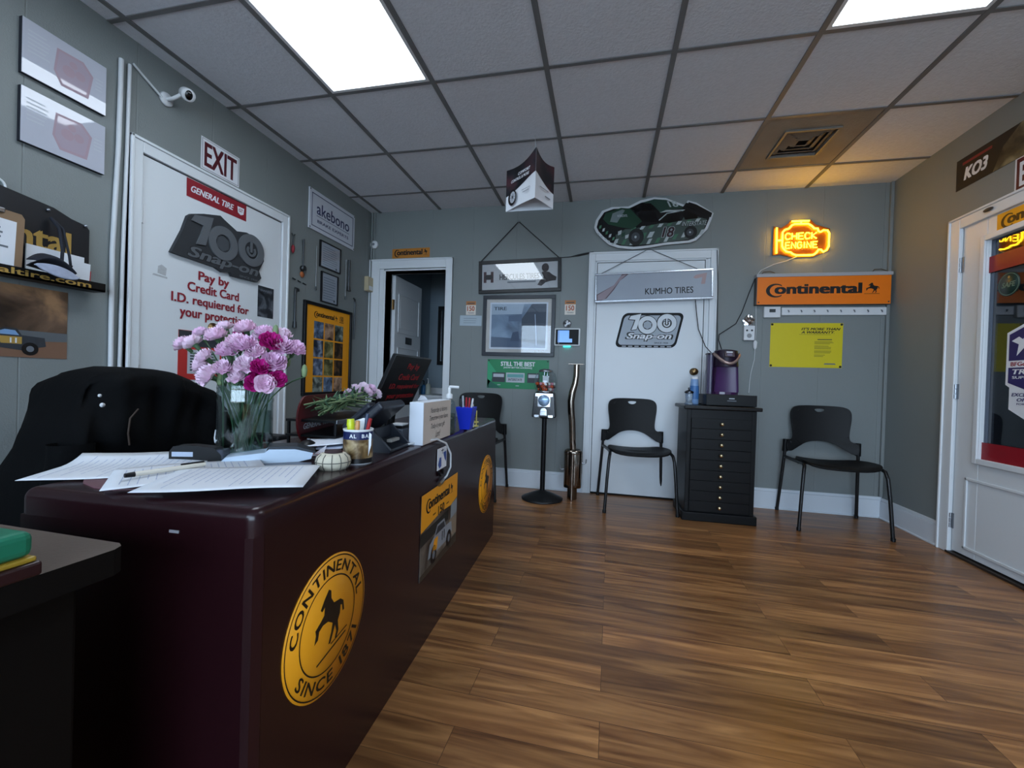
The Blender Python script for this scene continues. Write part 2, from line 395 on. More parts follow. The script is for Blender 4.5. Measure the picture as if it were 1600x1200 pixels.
# baseboards
BB = mat('baseboard paint', '#d3dae2', 0.35, vary=(3, .04))
def base(name, segs, fn, h):
    b = MB()
    for a, c in segs:
        fn(b, a, c, 0, h - .022, .018); fn(b, a, c, h - .022, h, .012); fn(b, a, c, 0, .012, .026)
    struct(b.build(name, None, .003))
base('baseboard_back', [(-1.413, -.165), (.869, XR)], lambda b, a, c, z0, z1, t: b.box(a, c, YB - t, YB, z0, z1, BB), .16)
base('baseboard_right', [(3.14, YB - .02), (YF, 2.07)], lambda b, a, c, z0, z1, t: b.box(XR - t, XR, a, c, z0, z1, BB), .155)
base('baseboard_left', [(2.625, YB), (YF, 1.58)], lambda b, a, c, z0, z1, t: b.box(XL, XL + t, a, c, z0, z1, BB), .16)
# slim corner trims
b = MB(); b.box(XR - .022, XR, YB - .022, YB, .16, H, WR); struct(b.build('trim_1', None, .004))
b = MB(); b.cyl((XL + .02, YB - .02, .16), (XL + .02, YB - .02, H), .008, .008, WL, 8); b.cyl((XL + .045, YB - .012, 1.9), (XL + .045, YB - .012, H), .006, .006, WL, 8); struct(b.build('trim_2'))

def casing(b, fn, x0, x1, zt, wx, wz, t, w2=None):
    w2 = w2 or wx
    fn(b, x0, x0 + wx, 0, zt, t); fn(b, x1 - w2, x1, 0, zt, t); fn(b, x0 + wx, x1 - w2, zt - wz, zt, t)
    fn(b, x0, x0 + .014, 0, zt, t + .008); fn(b, x1 - .014, x1, 0, zt, t + .008); fn(b, x0, x1, zt - .014, zt, t + .008)
fb = lambda b, a, c, z0, z1, t: b.box(a, c, YB - t, YB, z0, z1, DOORW)
fl = lambda b, a, c, z0, z1, t: b.box(XL, XL + t, a, c, z0, z1, DOORW)
frr = lambda b, a, c, z0, z1, t: b.box(XR - t, XR, a, c, z0, z1, DOORW)
BRASS = mat('worn brass', '#8d7350', .3, 1.0)
DARKGAP = mat('dark gap', '#08090a', .9)
# --- door 1: open doorway in the back wall, with the slab swung back into the room behind
d = struct(bpy.data.objects.new('door_1', None)); COL.objects.link(d)
b = MB(); casing(b, fb, -2.262, -1.410, 2.080, .105, .090, .018, .068); fb(b, -2.157, -2.113, 0, 1.99, .007)
b.box(-2.115, -2.097, YB - .004, YB + T + .01, 0, 1.985, DOORW); b.box(-1.481, -1.465, YB - .004, YB + T + .01, 0, 1.985, DOORW); b.box(-2.115, -1.465, YB - .004, YB + T + .01, 1.97, 1.985, DOORW)
b.build('door_casing', d, .003)
b = MB(); X0 = -2.092; xf = X0 + .036
b.box(X0, xf, YB + .125, YB + .735, .012, 1.96, DOORW)
for z0, z1 in ((1.40, 1.80), (.86, 1.26), (.2, .72)):
    for y0, y1, a0, a1 in ((.19, .67, z1 - .012, z1), (.19, .67, z0, z0 + .012), (.19, .202, z0, z1), (.658, .67, z0, z1)):
        b.box(xf, xf + .008, YB + y0, YB + y1, a0, a1, DOORW)
    b.box(xf - .004, xf + .003, YB + .23, YB + .63, z0 + .05, z1 - .05, DOORW)
s_ = b.build('door_slab', d, .002)
b = MB(); b.box(xf + .003, xf + .007, YB + .36, YB + .50, 1.30, 1.37, BLACK); b.build('name_plate', s_)
b = MB(); b.cyl((X0 + .01, YB + .118, 1.62), (X0 + .01, YB + .118, 1.72), .009, .009, BRASS, 10); b.box(X0, X0 + .03, YB + .118, YB + .128, 1.62, 1.72, BRASS); b.build('hinge', s_)
b = MB(); b.lathe([(.012, 0), (.012, .03), (.027, .045), (.027, .065), (.0, .072)], BRASS, 16, fr((0, 1, 0), (0, 0, 1), (1, 0, 0), (xf, YB + .67, .95))); b.build('door_knob', s_)
# the small room behind it
DW = mat('wall paint dim room', '#8796a0', .6, vary=(2, .05))
b = MB(); b.box(-2.3, -2.2, YB + T, 5.1, 0, 2.5, DW); struct(b.build('wall_inner_left'))
b = MB(); b.box(-2.3, -.9, 5.05, 5.15, 0, 2.5, DW); struct(b.build('wall_inner_back'))
b = MB(); b.box(-1.0, -.9, YB + T, 5.1, 0, 2.5, DW); struct(b.build('wall_inner_right'))
b = MB(); b.box(-2.3, -.9, YB + T, 5.15, 2.44, 2.5, DW); struct(b.build('ceiling_inner'))
# --- door 2: closed white door in the back wall
d = struct(bpy.data.objects.new('door_2', None)); COL.objects.link(d)
b = MB(); casing(b, fb, -.165, .869, 2.080, .055, .075, .020)
for a, c, z0, z1 in ((-.110, -.094, 0, 2.005), (.776, .792, 0, 2.005), (-.110, .792, 1.992, 2.005)): fb(b, a, c, z0, z1, .014)
for a, c, z0, z1 in ((.792, .814, 0, 2.005),): fb(b, a, c, z0, z1, .006)
b.build('door_casing', d, .003)
b = MB(); b.box(-.090, .772, YB - .008, YB + .01, .014, 1.988, DOORW); b.box(-.094, .776, YB - .004, YB, 0, 1.992, DARKGAP); s_ = b.build('door_slab', d, .002)
b = MB(); b.lathe([(.030, 0), (.030, .006), (.011, .01), (.011, .03), (.026, .042), (.028, .058), (.018, .066), (0, .068)], BRASS, 20, on_back(.711, 1.073, .008)); b.build('door_knob', s_)
# --- door 3: white door in the left wall
d = struct(bpy.data.objects.new('door_3', None)); COL.objects.link(d)
b = MB(); casing(b, fl, 1.587, 2.628, 2.083, .058, .066, .022)
b.build('door_casing', d, .003)
b = MB(); b.box(XL, XL + .010, 1.650, 2.565, .014, 2.010, DOORW); b.box(XL, XL + .004, 1.642, 2.573, 0, 2.018, DARKGAP); s_ = b.build('door_slab', d, .002)
for z in (1.72, 1.02, .25):
    b = MB(); b.cyl((XL + .014, 1.646, z - .045), (XL + .014, 1.646, z + .045), .007, .007, WHITE, 8); b.box(XL + .004, XL + .013, 1.632, 1.662, z - .045, z + .045, WHITE); b.build('hinge', s_)
b = MB(); b.lathe([(.030, 0), (.030, .006), (.011, .01), (.011, .03), (.026, .042), (.028, .058), (.018, .066), (0, .068)], BRASS, 20, on_left(2.05, 1.208, .01)); b.build('deadbolt', s_)
b = MB(); b.lathe([(.030, 0), (.030, .006), (.011, .01), (.011, .03), (.026, .042), (.028, .058), (.018, .066), (0, .068)], BRASS, 20, on_left(2.49, .95, .01)); b.build('door_knob', s_)
# --- door 4: glazed entrance door in the right wall
d = struct(bpy.data.objects.new('door_4', None)); COL.objects.link(d)
b = MB(); casing(b, frr, 2.060, 3.145, 2.022, .082, .072, .024)
b.box(XR - .002, XR + T, 3.065, 3.082, 0, 1.975, DOORW); b.box(XR - .002, XR + T, 2.128, 2.145, 0, 1.975, DOORW)
b.build('door_casing', d, .004)
b = MB(); x0, x1 = XR - .006, XR + .036; ya, yb, za, zb = 2.262, 2.893, .595, 1.825
b.box(x0, x1, yb, 3.058, .02, 1.952, DOORW); b.box(x0, x1, 2.152, ya, .02, 1.952, DOORW); b.box(x0, x1, ya, yb, .02, za, DOORW); b.box(x0, x1, ya, yb, zb, 1.952, DOORW)
for y0, y1, z0, z1 in ((yb - .002, yb + .030, za - .03, zb + .03), (ya - .03, ya + .002, za - .03, zb + .03), (ya, yb, za - .03, za + .002), (ya, yb, zb - .002, zb + .03)):
    b.box(x0 - .014, x0, y0, y1, z0, z1, DOORW)
for y0, y1, z0, z1 in ((2.955, 2.972, .06, .475), (2.19, 2.207, .06, .475), (2.19, 2.972, .06, .077), (2.19, 2.972, .458, .475)):
    b.box(x0 - .008, x0, y0, y1, z0, z1, DOORW)
s_ = b.build('door_slab', d, .004)
b = MB(); b.box(x0 + .02, x0 + .025, ya, yb, za, zb, glass_mat('door glass', (.55, .6, .68), 0.01, 2.0)); gp = b.build('glass_pane', s_)
VR = mat('red vinyl', '#8f1220', .35)
b = MB(); b.box(x0 + .012, x0 + .0135, ya, yb, 1.640, 1.730, VR); b.box(x0 + .012, x0 + .0135, ya, yb, za, .690, VR); o = b.build('red_band', gp)
for z in (1.731, .972, .196):
    b = MB()
    for k in (-.030, 0, .030): b.cyl((XR - .012, 3.066, z + k - .013), (XR - .012, 3.066, z + k + .013), .009, .009, STEEL, 10)
    b.box(XR - .010, XR - .006, 3.045, 3.062, z - .045, z + .045, STEEL); b.build('hinge', s_)
b = MB(); b.box(XR - .030, XR + .04, 2.14, 3.07, 0, .012, mat('door threshold', '#2a2420', .5)); b.build('threshold', d)
b = MB(); b.lathe([(.03, 0), (.03, .006), (.011, .01), (.011, .03), (.028, .05), (0, .066)], STEEL, 20, on_right(2.205, .96, .006)); b.build('door_knob', s_)
# dim lobby outside the glazed door
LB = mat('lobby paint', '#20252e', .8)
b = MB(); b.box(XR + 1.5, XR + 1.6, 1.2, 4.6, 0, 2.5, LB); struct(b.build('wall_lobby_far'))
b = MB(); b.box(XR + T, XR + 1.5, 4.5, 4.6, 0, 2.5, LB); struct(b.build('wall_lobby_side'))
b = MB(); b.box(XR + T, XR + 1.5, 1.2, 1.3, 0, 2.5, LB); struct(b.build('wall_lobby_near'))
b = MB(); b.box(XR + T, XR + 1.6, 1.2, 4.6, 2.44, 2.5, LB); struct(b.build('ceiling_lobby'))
b = MB(); b.box(-1.02, XR + T, YB + T, YB + T + .02, 0, 2.5, DW); struct(b.build('wall_inner_front'))
# --- ceiling lights
for k, x in enumerate((-1.557, .883)):
    t = thing('ceiling_light', ['bright ceiling panel light nearer the left wall', 'bright ceiling panel light nearer the glazed entrance door'][k], 'ceiling light', (x + .305, 1.4999, H), 0, 'square lit panels in the ceiling')
    b = MB(); b.frame(0, 0, .585, 1.225, .018, -.004, .02, WHITE); b.build('light_frame', t)
    b = MB(); b.box(-.275, .275, -.595, .595, .004, .010, mat('lit diffuser', '#ffffff', .6, emit=(PANEL_COLOR, PANEL_STRENGTH))); b.build('diffuser', t)
    b = MB(); b.box(-.29, .29, -.61, .61, .02, .07, WHITE); b.build('light_housing', t)
# --- air vent with its stained tile
VT = mat('stained vent tile', '#8b857c', .85, bump=(90, .5), vary=(7, .22)); VF = mat('dusty vent metal', '#77716a', .5, vary=(9, .2))
t = thing('ceiling_vent', 'square ceiling air vent in a dust-stained tile near the glowing sign', 'air vent', (1.188, 3.062, H))
b = MB()
for x0, x1, y0, y1 in ((-.292, .292, .16, .300), (-.292, .292, -.300, -.16), (-.292, -.15, -.16, .16), (.15, .292, -.16, .16)): b.box(x0, x1, y0, y1, 0, .015, VT)
b.build('vent_tile', t)
b = MB(); b.frame(0, 0, .31, .33, .016, -.010, .012, VF); b.build('vent_frame', t, .002)
DUST = mat('dark dust', '#4a4540', .9)
b = MB(); b.box(-.15, .15, -.16, .16, .03, .04, DUST); b.build('duct', t)
for k in range(4):
    M = Matrix.Rotation(k * PI / 2, 4, 'Z')
    for r in (.045, .085, .125):
        b = MB(); M2 = M @ Matrix.Translation((0, r, .008)) @ Matrix.Rotation(math.radians(22), 4, 'X'); b.box(-r, r, -.017, .017, -.001, .001, VF, M2); b.build('louver', t)
# ================================================================== things on the walls
Z1, Z2, Z3, Z4 = .0024, .0030, .0036, .0042
PHOTO_N = [0]
def photo_mat(c1, c2, c3, sc=9.0):
    """mottled printed picture"""
    PHOTO_N[0] += 1
    m = bpy.data.materials.new('printed photo %d' % PHOTO_N[0]); m.use_nodes = True; nt = m.node_tree; b_ = nt.nodes['Principled BSDF']
    tc = nt.nodes.new('ShaderNodeTexCoord'); mp = nt.nodes.new('ShaderNodeMapping'); mp.inputs['Location'].default_value = (PHOTO_N[0] * 3.7, PHOTO_N[0] * 1.3, 0)
    n = nt.nodes.new('ShaderNodeTexNoise'); n.inputs['Scale'].default_value = sc; n.inputs['Detail'].default_value = 5; n.inputs['Distortion'].default_value = .6
    r = nt.nodes.new('ShaderNodeValToRGB'); e = r.color_ramp.elements
    e[0].position = .34; e[0].color = hexc(c1); e[1].position = .68; e[1].color = hexc(c3); q = e.new(.5); q.color = hexc(c2)
    L = nt.links.new; L(tc.outputs['Object'], mp.inputs[0]); L(mp.outputs[0], n.inputs['Vector']); L(n.outputs['Fac'], r.inputs['Fac']); L(r.outputs[0], b_.inputs['Base Color'])
    b_.inputs['Roughness'].default_value = .3
    return m
TAN = mat('tan board', '#8a6f55', .6); NAVY = mat('navy print', '#26305a', .5); REDP = mat('red print', '#a8242a', .5)
GOLD = mat('gold print', '#b08d45', .5); LGREY = mat('light grey print', '#b7bcc4', .5); MGREY = mat('mid grey print', '#6d737b', .5); DGREY = mat('dark grey print', '#34383e', .5)
PINKGREY = mat('faded mauve print', '#a48d98', .5); BLUEP = mat('pale blue print', '#7da3cf', .4)
GLZ = glass_mat('picture glass')

# ---- left wall: two shiny certificate plaques near the camera
for k, (v, lab) in enumerate(((2.203, 'white certificate plaque with faded emblem, upper of the pair near the ceiling'), (1.938, 'white certificate plaque with faded emblem, lower of the pair on left wall'))):
    t = thing('certificate_plaque', lab, 'certificate', M=on_left(1.342, v), group='certificate plaques on the left wall')
    b = MB(); b.box(-.142, .142, -.108, .108, 0, .016, mat('plaque edge', '#1b1f2a', .5)); b.build('backing_board', t, .001)
    b = MB(); b.box(-.141, .141, -.107, .107, .016, .0185, mat('glossy certificate', '#b9bcc8', .02, spec=.8)); b.build('certificate_sheet', t)
    b = MB()
    pts = [(-.035, .065), (.055, .07), (.092, .03), (.075, -.075), (-.02, -.08), (-.045, -.03)]
    b.flat(pts, .0188, PINKGREY); b.flat([(x * .86 + .002, y * .86) for x, y in pts], .0191, mat('pale mauve', '#ab9daa', .04, spec=.8))
    b.disc(.005, -.005, .022, .0194, PINKGREY, 20); b.disc(.045, .0, .018, .0194, PINKGREY, 20); b.disc(.02, .03, .014, .0194, PINKGREY, 20)
    lines(b, -.125, -.055, -.02, .075, 6, .0188, LGREY); lines(b, .1, .132, -.02, .04, 4, .0188, LGREY)
    b.build('emblem_print', t)
# ---- security camera
t = thing('security_camera', 'small white security camera on a bracket above the left door', 'security camera', M=on_left(1.76, 2.352))
b = MB(); b.lathe([(.0, 0), (.034, 0), (.034, .008), (.03, .014), (0, .016)], PLWHITE, 24); b.build('wall_mount', t)
b = MB(); b.tube([(0, 0, .014), (0, 0, .05), (.012, .02, .075), (.02, .035, .085)], .009, PLWHITE, 10); b.build('bracket_arm', t)
Mc = Matrix.Translation((.03, .035, .10)) @ Matrix.Rotation(math.radians(-25), 4, 'Y') @ Matrix.Rotation(math.radians(28), 4, 'X')
b = MB(); b.lathe([(.0, -.03), (.026, -.03), (.031, -.024), (.031, .03), (.027, .036), (.0, .036)], PLWHITE, 24, Mc); b.build('camera_body', t)
b = MB(); b.lathe([(.0, .0365), (.023, .0365), (.021, .039), (.0, .040)], mat('lens black', '#07080a', .1), 24, Mc, sx=.72); b.build('camera_lens', t)
tag(MB().tube([on_left(1.60, 2.42) @ Vector((0, 0, .006)), on_left(1.64, 2.395) @ Vector((0, 0, .008)), on_left(1.735, 2.345) @ Vector((0, 0, .010))], .006, CORD_W, 8).build('camera_cable'), 'short white cable sleeve leading to the small security camera', 'cable')
# ---- cables running down beside the left door
for k, (y, r, lab) in enumerate(((1.530, .010, 'white cable channel running down the left wall, nearer the certificate plaques'), (1.566, .008, 'white cable channel running down the left wall, nearer the white door frame'))):
    b = MB(); pts = [(XL + .012, y + .016, 2.40), (XL + .012, y + .012, 2.0), (XL + .012, y + (.004 if k else -.004), 1.5), (XL + .012, y, .9), (XL + .012, y, .02)]
    b.tube(pts, r, CORD_W, 8); tag(b.build('cable_channel'), lab, 'cable', 'cable channels beside the left door')
# ---- EXIT sign over the left door
def exit_sign(M, lab):
    t = thing('exit_sign', lab, 'exit sign', M=M)
    sheet(.255, .180, PAPER).build('sign_panel', t)
    b = MB(); b.frame(0, 0, .243, .168, .003, .0018, .0026, mat('fine border', '#8f8f94', .5)); b.text('EXIT', 0, 0, .215, .135, Z1, mat('exit maroon', '#521320', .5), 0, .03); b.build('lettering', t)
    return t
exit_sign(on_left(2.088, 2.192), 'white EXIT sign in maroon letters over the left door')
# ---- stickers on the left door
DZ = .0105
t = thing('tire_sticker', 'dark red tire sticker with white slanted letters on the left door', 'sticker', M=on_left(2.07, 1.958, DZ, math.radians(.5)))
sheet(.392, .100, REDINK, .0005).build('sticker_sheet', t)
b = MB(); b.text('GENERAL TIRE', -.035, 0, .275, .036, Z1, PAPER, .3, .03); b.flat([(.128, .022), (.178, .022), (.174, -.016), (.153, -.026), (.132, -.016)], Z1, PAPER); b.text('GT', .153, .002, .03, .02, Z2, REDINK, .1, .03); b.build('lettering', t)
# big foam "100" shield
SIGN100 = [(1.783, 1.572), (1.842, 1.706), (1.87, 1.794), (1.89, 1.812), (1.96, 1.839), (2.065, 1.869), (2.097, 1.853), (2.181, 1.818), (2.252, 1.835), (2.336, 1.825), (2.387, 1.77), (2.395, 1.693), (2.356, 1.619), (2.377, 1.577), (2.345, 1.543), (2.156, 1.536), (2.142, 1.557), (2.09, 1.544), (2.042, 1.56), (1.938, 1.565), (1.856, 1.568)]
def sign100(parent_M, lab, w_, h_, dark):
    pass
FOAMD = mat('dark foam', '#2d3034', .7, bump=(120, .2)); FOAML = mat('grey foam', '#5b5f64', .65, bump=(120, .2)); FOAMM = mat('mid grey foam', '#43474c', .65)
t = thing('foam_sign', 'dark grey raised 100 years tool shop sign on the left door', 'sign', M=on_left(2.09, 1.70, .010))
b = MB(); b.prism([(x - 2.09, y - 1.70) for x, y in SIGN100], .001, .022, FOAMD); b.build('sign_board', t, .004)
def hundred(b, z0, z1, m, m2, s=1.0, ox=0.0, oy=0.0):
    S = lambda p: [(ox + x * s, oy + y * s) for x, y in p]
    b.prism(S([(-.205, .075), (-.185, .112), (-.075, .135), (-.105, .02), (-.12, -.035), (-.175, -.045), (-.15, .02), (-.135, .07)]), z0, z1, m)
    for cx, cy, R in ((-.005, .012, .098), (.198, .032, .100)):
        n = 40; o_ = S([(cx + R * cos(2 * PI * k / n), cy + R * sin(2 * PI * k / n)) for k in range(n + 1)]); i_ = S([(cx + R * .52 * cos(-2 * PI * k / n), cy + R * .52 * sin(-2 * PI * k / n)) for k in range(n + 1)])
        b.prism(o_ + i_, z0, z1, m)
    n = 6; b.flat(S([(-.005 + .047 * cos(2 * PI * k / n + .5), .012 + .047 * sin(2 * PI * k / n + .5)) for k in range(n)]), z0 + .0006, m2)
    b.prism(S([(.190, .02), (.204, .02), (.204, .085), (.190, .085)]), z0, z1, m)
    n = 24; b.prism(S([(.197 + .035 * cos(math.radians(140 + 260 * k / n)), .028 + .035 * sin(math.radians(140 + 260 * k / n))) for k in range(n + 1)] + [(.197 + .022 * cos(math.radians(400 - 260 * k / n)), .028 + .022 * sin(math.radians(400 - 260 * k / n))) for k in range(n + 1)]), z0, z1, m)
b = MB(); hundred(b, .0225, .030, FOAML, FOAMM); b.build('raised_numerals', t)
b = MB(); b.text('Snap-on', .02, -.100, .49, .085, .0232, mat('foam lettering edge', '#17191c', .6), .25, .065); b.text('Snap-on', .02, -.100, .48, .078, .0240, FOAML, .25, .03); b.text('SINCE 1920', .185, -.148, .14, .013, .0235, FOAML, 0, .02); b.build('lettering', t)
t = thing('door_lettering', 'red vinyl payment notice lettered on the left door', 'lettering', M=on_left(2.07, 1.385, DZ))
b = MB()
for s_, cy, w_, cx in (('Pay by', .105, .20, -.005), ('Credit Card', .036, .335, 0), ('I.D. requiered for', -.038, .50, -.005), ('your protection', -.112, .435, .01)):
    b.text(s_, cx - .012, cy - (.006 if 'y' in s_ or 'q' in s_ else 0), w_, .066 if ('y' in s_ or 'q' in s_) else .052, Z1, REDINK, 0, .03)
b.build('lettering', t)
t = thing('dark_print', 'small dark photo print on the right of the left door', 'photo print', M=on_left(2.441, 1.430, DZ))
sheet(.135, .205, photo_mat('#101318', '#23282f', '#60656d', 16)).build('print_sheet', t)
b = MB(); b.text('SNAP-ON', 0, .075, .10, .014, Z1, MGREY, .2, .02); b.build('lettering', t)
t = thing('red_notice', 'red notice poster with white text box on left door behind flowers', 'poster', M=on_left(1.985, 1.040, DZ))
sheet(.275, .272, mat('coral red print', '#b8322f', .5)).build('poster_sheet', t)
b = MB(); b.rect(0, .092, .272, .084, Z1, DGREY); b.rect(.015, -.035, .20, .135, Z1, LGREY); lines(b, -.07, .10, -.09, .02, 7, Z2, DGREY, .5); b.build('print', t)
t = thing('ghost_stain', 'faint grey adhesive mark left on the white door', 'mark', M=on_left(1.752, 1.470, DZ))
b = MB(); b.flat([(-.02, -.02), (.022, -.026), (.026, .014), (.0, .028), (-.018, .016)], .0006, mat('adhesive grime', '#b3b6b9', .7, vary=(70, .2))); b.flat([(-.045, -.035), (.03, -.040), (.03, -.030), (-.04, -.026)], .0006, mat('adhesive grime', '#b3b6b9')); b.build('smear', t)

# ---- rack of papers by the certificates
t = thing('tire_display_rack', 'black advertising wall rack with a shallow tray and gold letters', 'wall rack', M=on_left(1.12, 1.44))
b = MB(); b.prism([(-.33, -.14), (.315, -.14), (.315, .122), (.300, .138), (.25, .148), (.19, .172), (-.05, .205), (-.33, .215)], .002, .014, mat('rack board', '#14171d', .45)); b.build('back_board', t, .002)
b = MB(); b.text('Continental', -.05, .035, .60, .10, .0150, GOLD, 0, .03); b.build('lettering', t)
b = MB(); b.box(-.33, .335, -.150, -.140, .014, .085, PLBLACK); b.box(-.33, .335, -.150, -.112, .078, .085, PLBLACK); b.box(.328, .335, -.150, -.112, .014, .085, PLBLACK); b.build('tray', t, .002)
b = MB(); b.text('continentaltire.com', .0, -.130, .56, .024, .0856, GOLD, 0, .02); b.build('tray_lettering', t)
for x in (.17, .298):
    b = MB(); b.ball((x, .135 if x > .2 else .155, .018), .007, STEEL, 8); b.build('fixing_screw', t)
t = thing('clipboard', 'brown clipboard with a paper standing in the wall rack', 'clipboard', M=on_left(1.085, 1.452, .055, math.radians(-2)))
b = MB(); b.prism([(-.11, -.128), (.11, -.128), (.11, .07), (.10, .085), (-.10, .085), (-.11, .07)], 0, .004, TAN); b.build('board', t, .001)
b = MB(); b.rect(-.005, -.035, .185, .17, .0046, PAPER); lines(b, -.08, .07, -.11, .04, 9, .0050, MGREY, .45); b.build('paper', t)
b = MB(); b.box(-.05, .05, .07, .088, .004, .012, STEEL); b.build('metal_clip', t, .002)
t = thing('paper_stack', 'white papers standing in the wall rack behind the cap', 'papers', M=on_left(1.325, 1.385, .020, math.radians(-2.5)))
b = MB(); b.box(-.105, .085, -.082, .050, 0, .006, PAPER, Matrix.Rotation(.03, 4, 'Z')); b.build('paper', t)
b = MB(); b.box(.0, .103, -.082, .028, .009, .014, PAPER); b.build('envelope', t)
b = MB(); b.box(.085, .112, -.085, .0, .004, .006, REDP); b.build('red_leaflet', t)
# peaked cap hung by its strap on the rack
t = thing('cap', 'dark cap with pale grey underside hanging on the wall rack', 'cap', M=on_left(1.245, 1.352, .092))
CAPD = mat('cap fabric', '#171b26', .75, bump=(200, .3)); CAPL = mat('cap lining', '#99a0b4', .8, vary=(60, .2))
b = MB(); b.grid(lambda u, v: (-.062 + .125 * u, .068 * sin(PI * (.08 + .84 * u)) ** .8 * (1 - v) ** .5 - .018 * u - .014, .055 * sin(PI * v) + .004), 16, 8, CAPD); b.build('crown', t, solid=.003)
b = MB(); b.grid(lambda u, v: (-.066 + .135 * u, (.020 - .045 * v) * sin(PI * u) ** .6 - .018 * u - .014, .062 + .014 * v - .01 * (2 * u - 1) ** 2), 18, 8, CAPL); b.build('visor', t, solid=.004)
b = MB(); b.tube([(.046, .21, -.062), (.055, .17, -.03), (.056, .08, -.01), (.048, .02, .0)], .006, CAPD, 8); b.tube([(.050, .21, -.062), (.068, .17, -.03), (.076, .06, -.005), (.080, .0, .0), (.074, .02, .01)], .005, CAPD, 8); b.build('strap', t)
# truck poster below
t = thing('truck_poster', 'poster of a muddy race truck under the wall rack', 'poster', M=on_left(1.125, 1.130))
sheet(.49, .285, photo_mat('#2b231e', '#6d5646', '#b58b66', 6)).build('poster_sheet', t)
b = MB()
b.rect(0, -.055, .49, .04, Z1, mat('grey trees', '#5d6266', .5)); b.flat([(-.245, -.142), (.245, -.142), (.245, -.07), (.0, -.085), (-.245, -.10)], Z2, mat('dirt', '#7a5b48', .6))
b.flat([(-.02, -.10), (-.0, -.05), (.05, -.028), (.085, -.03), (.10, -.055), (.17, -.06), (.175, -.095), (.1, -.115)], Z3, DGREY); b.flat([(.01, -.055), (.05, -.036), (.08, -.038), (.092, -.056)], Z4, BLUEP)
b.flat([(.03, -.062), (.1, -.062), (.1, -.09), (.04, -.09)], Z4, GOLD); b.text('11', .075, -.077, .02, .02, .0046, PAPER, 0, .03)
for x in (.0, .125): b.disc(x, -.108, .026, .0046, BLACK, 20); b.disc(x, -.108, .012, .005, MGREY, 16)
b.text('150', -.14, .06, .12, .05, Z1, BLACK, 0, .03); b.build('print', t)
# small white ring at the edge of the photograph
tag(MB().tube([on_left(1.140 + .026 * cos(a), 1.633 + .026 * sin(a), .010) @ Vector((0, 0, 0)) for a in [2 * PI * k / 20 for k in range(20)]], .004, PLWHITE, 8, close=True).build('hanging_ring'), 'white ring hung above the wall rack', 'ring')

# ---- wall right of the left door
t = thing('brake_sign', 'white brake sign with blue letters near the left corner', 'sign', M=on_left(3.142, 2.238))
b = MB(); b.box(-.300, .300, -.156, .156, .001, .012, mat('sign face', '#c9ced8', .4)); b.build('sign_panel', t, .002)
b = MB(); b.frame(0, 0, .545, .255, .006, .012, .0128, NAVY); b.text('akebono', 0, .025, .43, .092, .0128, NAVY, 0, .012); b.rect(0, -.035, .43, .004, .0128, NAVY); b.text('BRAKE EXPERTS', 0, -.075, .41, .024, .0128, NAVY, 0, .02); b.build('lettering', t)
for x in (-.29, .29):
    for y in (-.145, .145):
        b = MB(); b.disc(x, y, .006, .0130, BLACK, 12); b.build('screw', t)
for k, (y, v, w_, h_, lab) in enumerate(((3.117, 1.928, .267, .212, 'wide framed certificate directly under the white blue-lettered sign'), (3.115, 1.668, .215, .246, 'tall framed certificate just above the yellow framed poster'))):
    t = thing('framed_certificate', lab, 'certificate', M=on_left(y, v), group='framed certificates by the left corner')
    b = MB(); b.frame(0, 0, w_, h_, .008, 0, .016, WOODBK); b.build('frame', t)
    b = MB(); b.rect(0, 0, w_ - .014, h_ - .014, .008, mat('certificate paper', '#b5b9c0', .25)); lines(b, -w_ * .36, w_ * .36, -h_ * .4, h_ * .36, 9, .0084, MGREY, .22); b.disc(w_ * .3, -h_ * .38, .01, .0086, DGREY, 12); b.build('certificate_sheet', t)
    b = MB(); b.box(-w_ / 2 + .007, w_ / 2 - .007, -h_ / 2 + .007, h_ / 2 - .007, .010, .011, GLZ); b.build('glass_pane', t)
t = thing('framed_poster', 'yellow orange framed poster with a grid of twelve photos', 'poster', M=on_left(3.122, 1.155))
b = MB(); b.frame(0, 0, .618, .735, .026, 0, .022, WOODBK); b.build('frame', t, .002)
b = MB(); b.rect(0, 0, .57, .69, .010, ORANGE); conti(b, -.04, .275, .30, .0104, BLACK); b.text('150', .165, .285, .05, .042, .0104, BLACK, 0, .03); b.rect(.165, .255, .06, .006, .0104, BLACK); b.build('poster_sheet', t)
pal = [('#1b2430', '#5d7390', '#b9c6d6'), ('#3a3c28', '#7d7a4c', '#b7ad83'), ('#40302a', '#91705a', '#c9a78c'), ('#14120f', '#3d3024', '#7a5a3a'), ('#202622', '#5c6660', '#a9b3aa'), ('#1e2430', '#536178', '#a9b4c4')]
for r in range(4):
    for c in range(3):
        b = MB(); b.rect(-.130 + c * .132, .155 - r * .148, .118, .136, .0106, photo_mat(*pal[(r * 5 + c * 2 + r // 2) % 6], 15)); b.build('photo', t)
# small hand tools hung on the wall
TOOLM = mat('tool steel', '#4b4f52', .35, .8); REDH = mat('red tool handle', '#8d2230', .45); ORH = mat('orange tag', '#b5683c', .5)
def hung(name, lab, cat, y, v): return thing(name, lab, cat, M=on_left(y, v), group='hand tools hung by the left corner')
t = hung('screwdriver', 'short tool with a red handle hung beside the left door frame', 'screwdriver', 2.678, 1.90)
b = MB(); b.tube([(0, -.01, .014), (0, .055, .014), (-.016, .075, .014)], .004, TOOLM, 8); b.tube([(0, .055, .014), (.016, .075, .014)], .004, TOOLM, 8); b.build('shaft', t)
b = MB(); b.tube([(0, -.065, .014), (0, -.05, .014), (0, -.02, .014), (0, -.008, .014)], [.004, .011, .012, .006], REDH, 10); b.build('handle', t)
t = hung('ratchet_wrench', 'ratchet with an orange tag hung right of the red-handled tool', 'wrench', 2.788, 1.84)
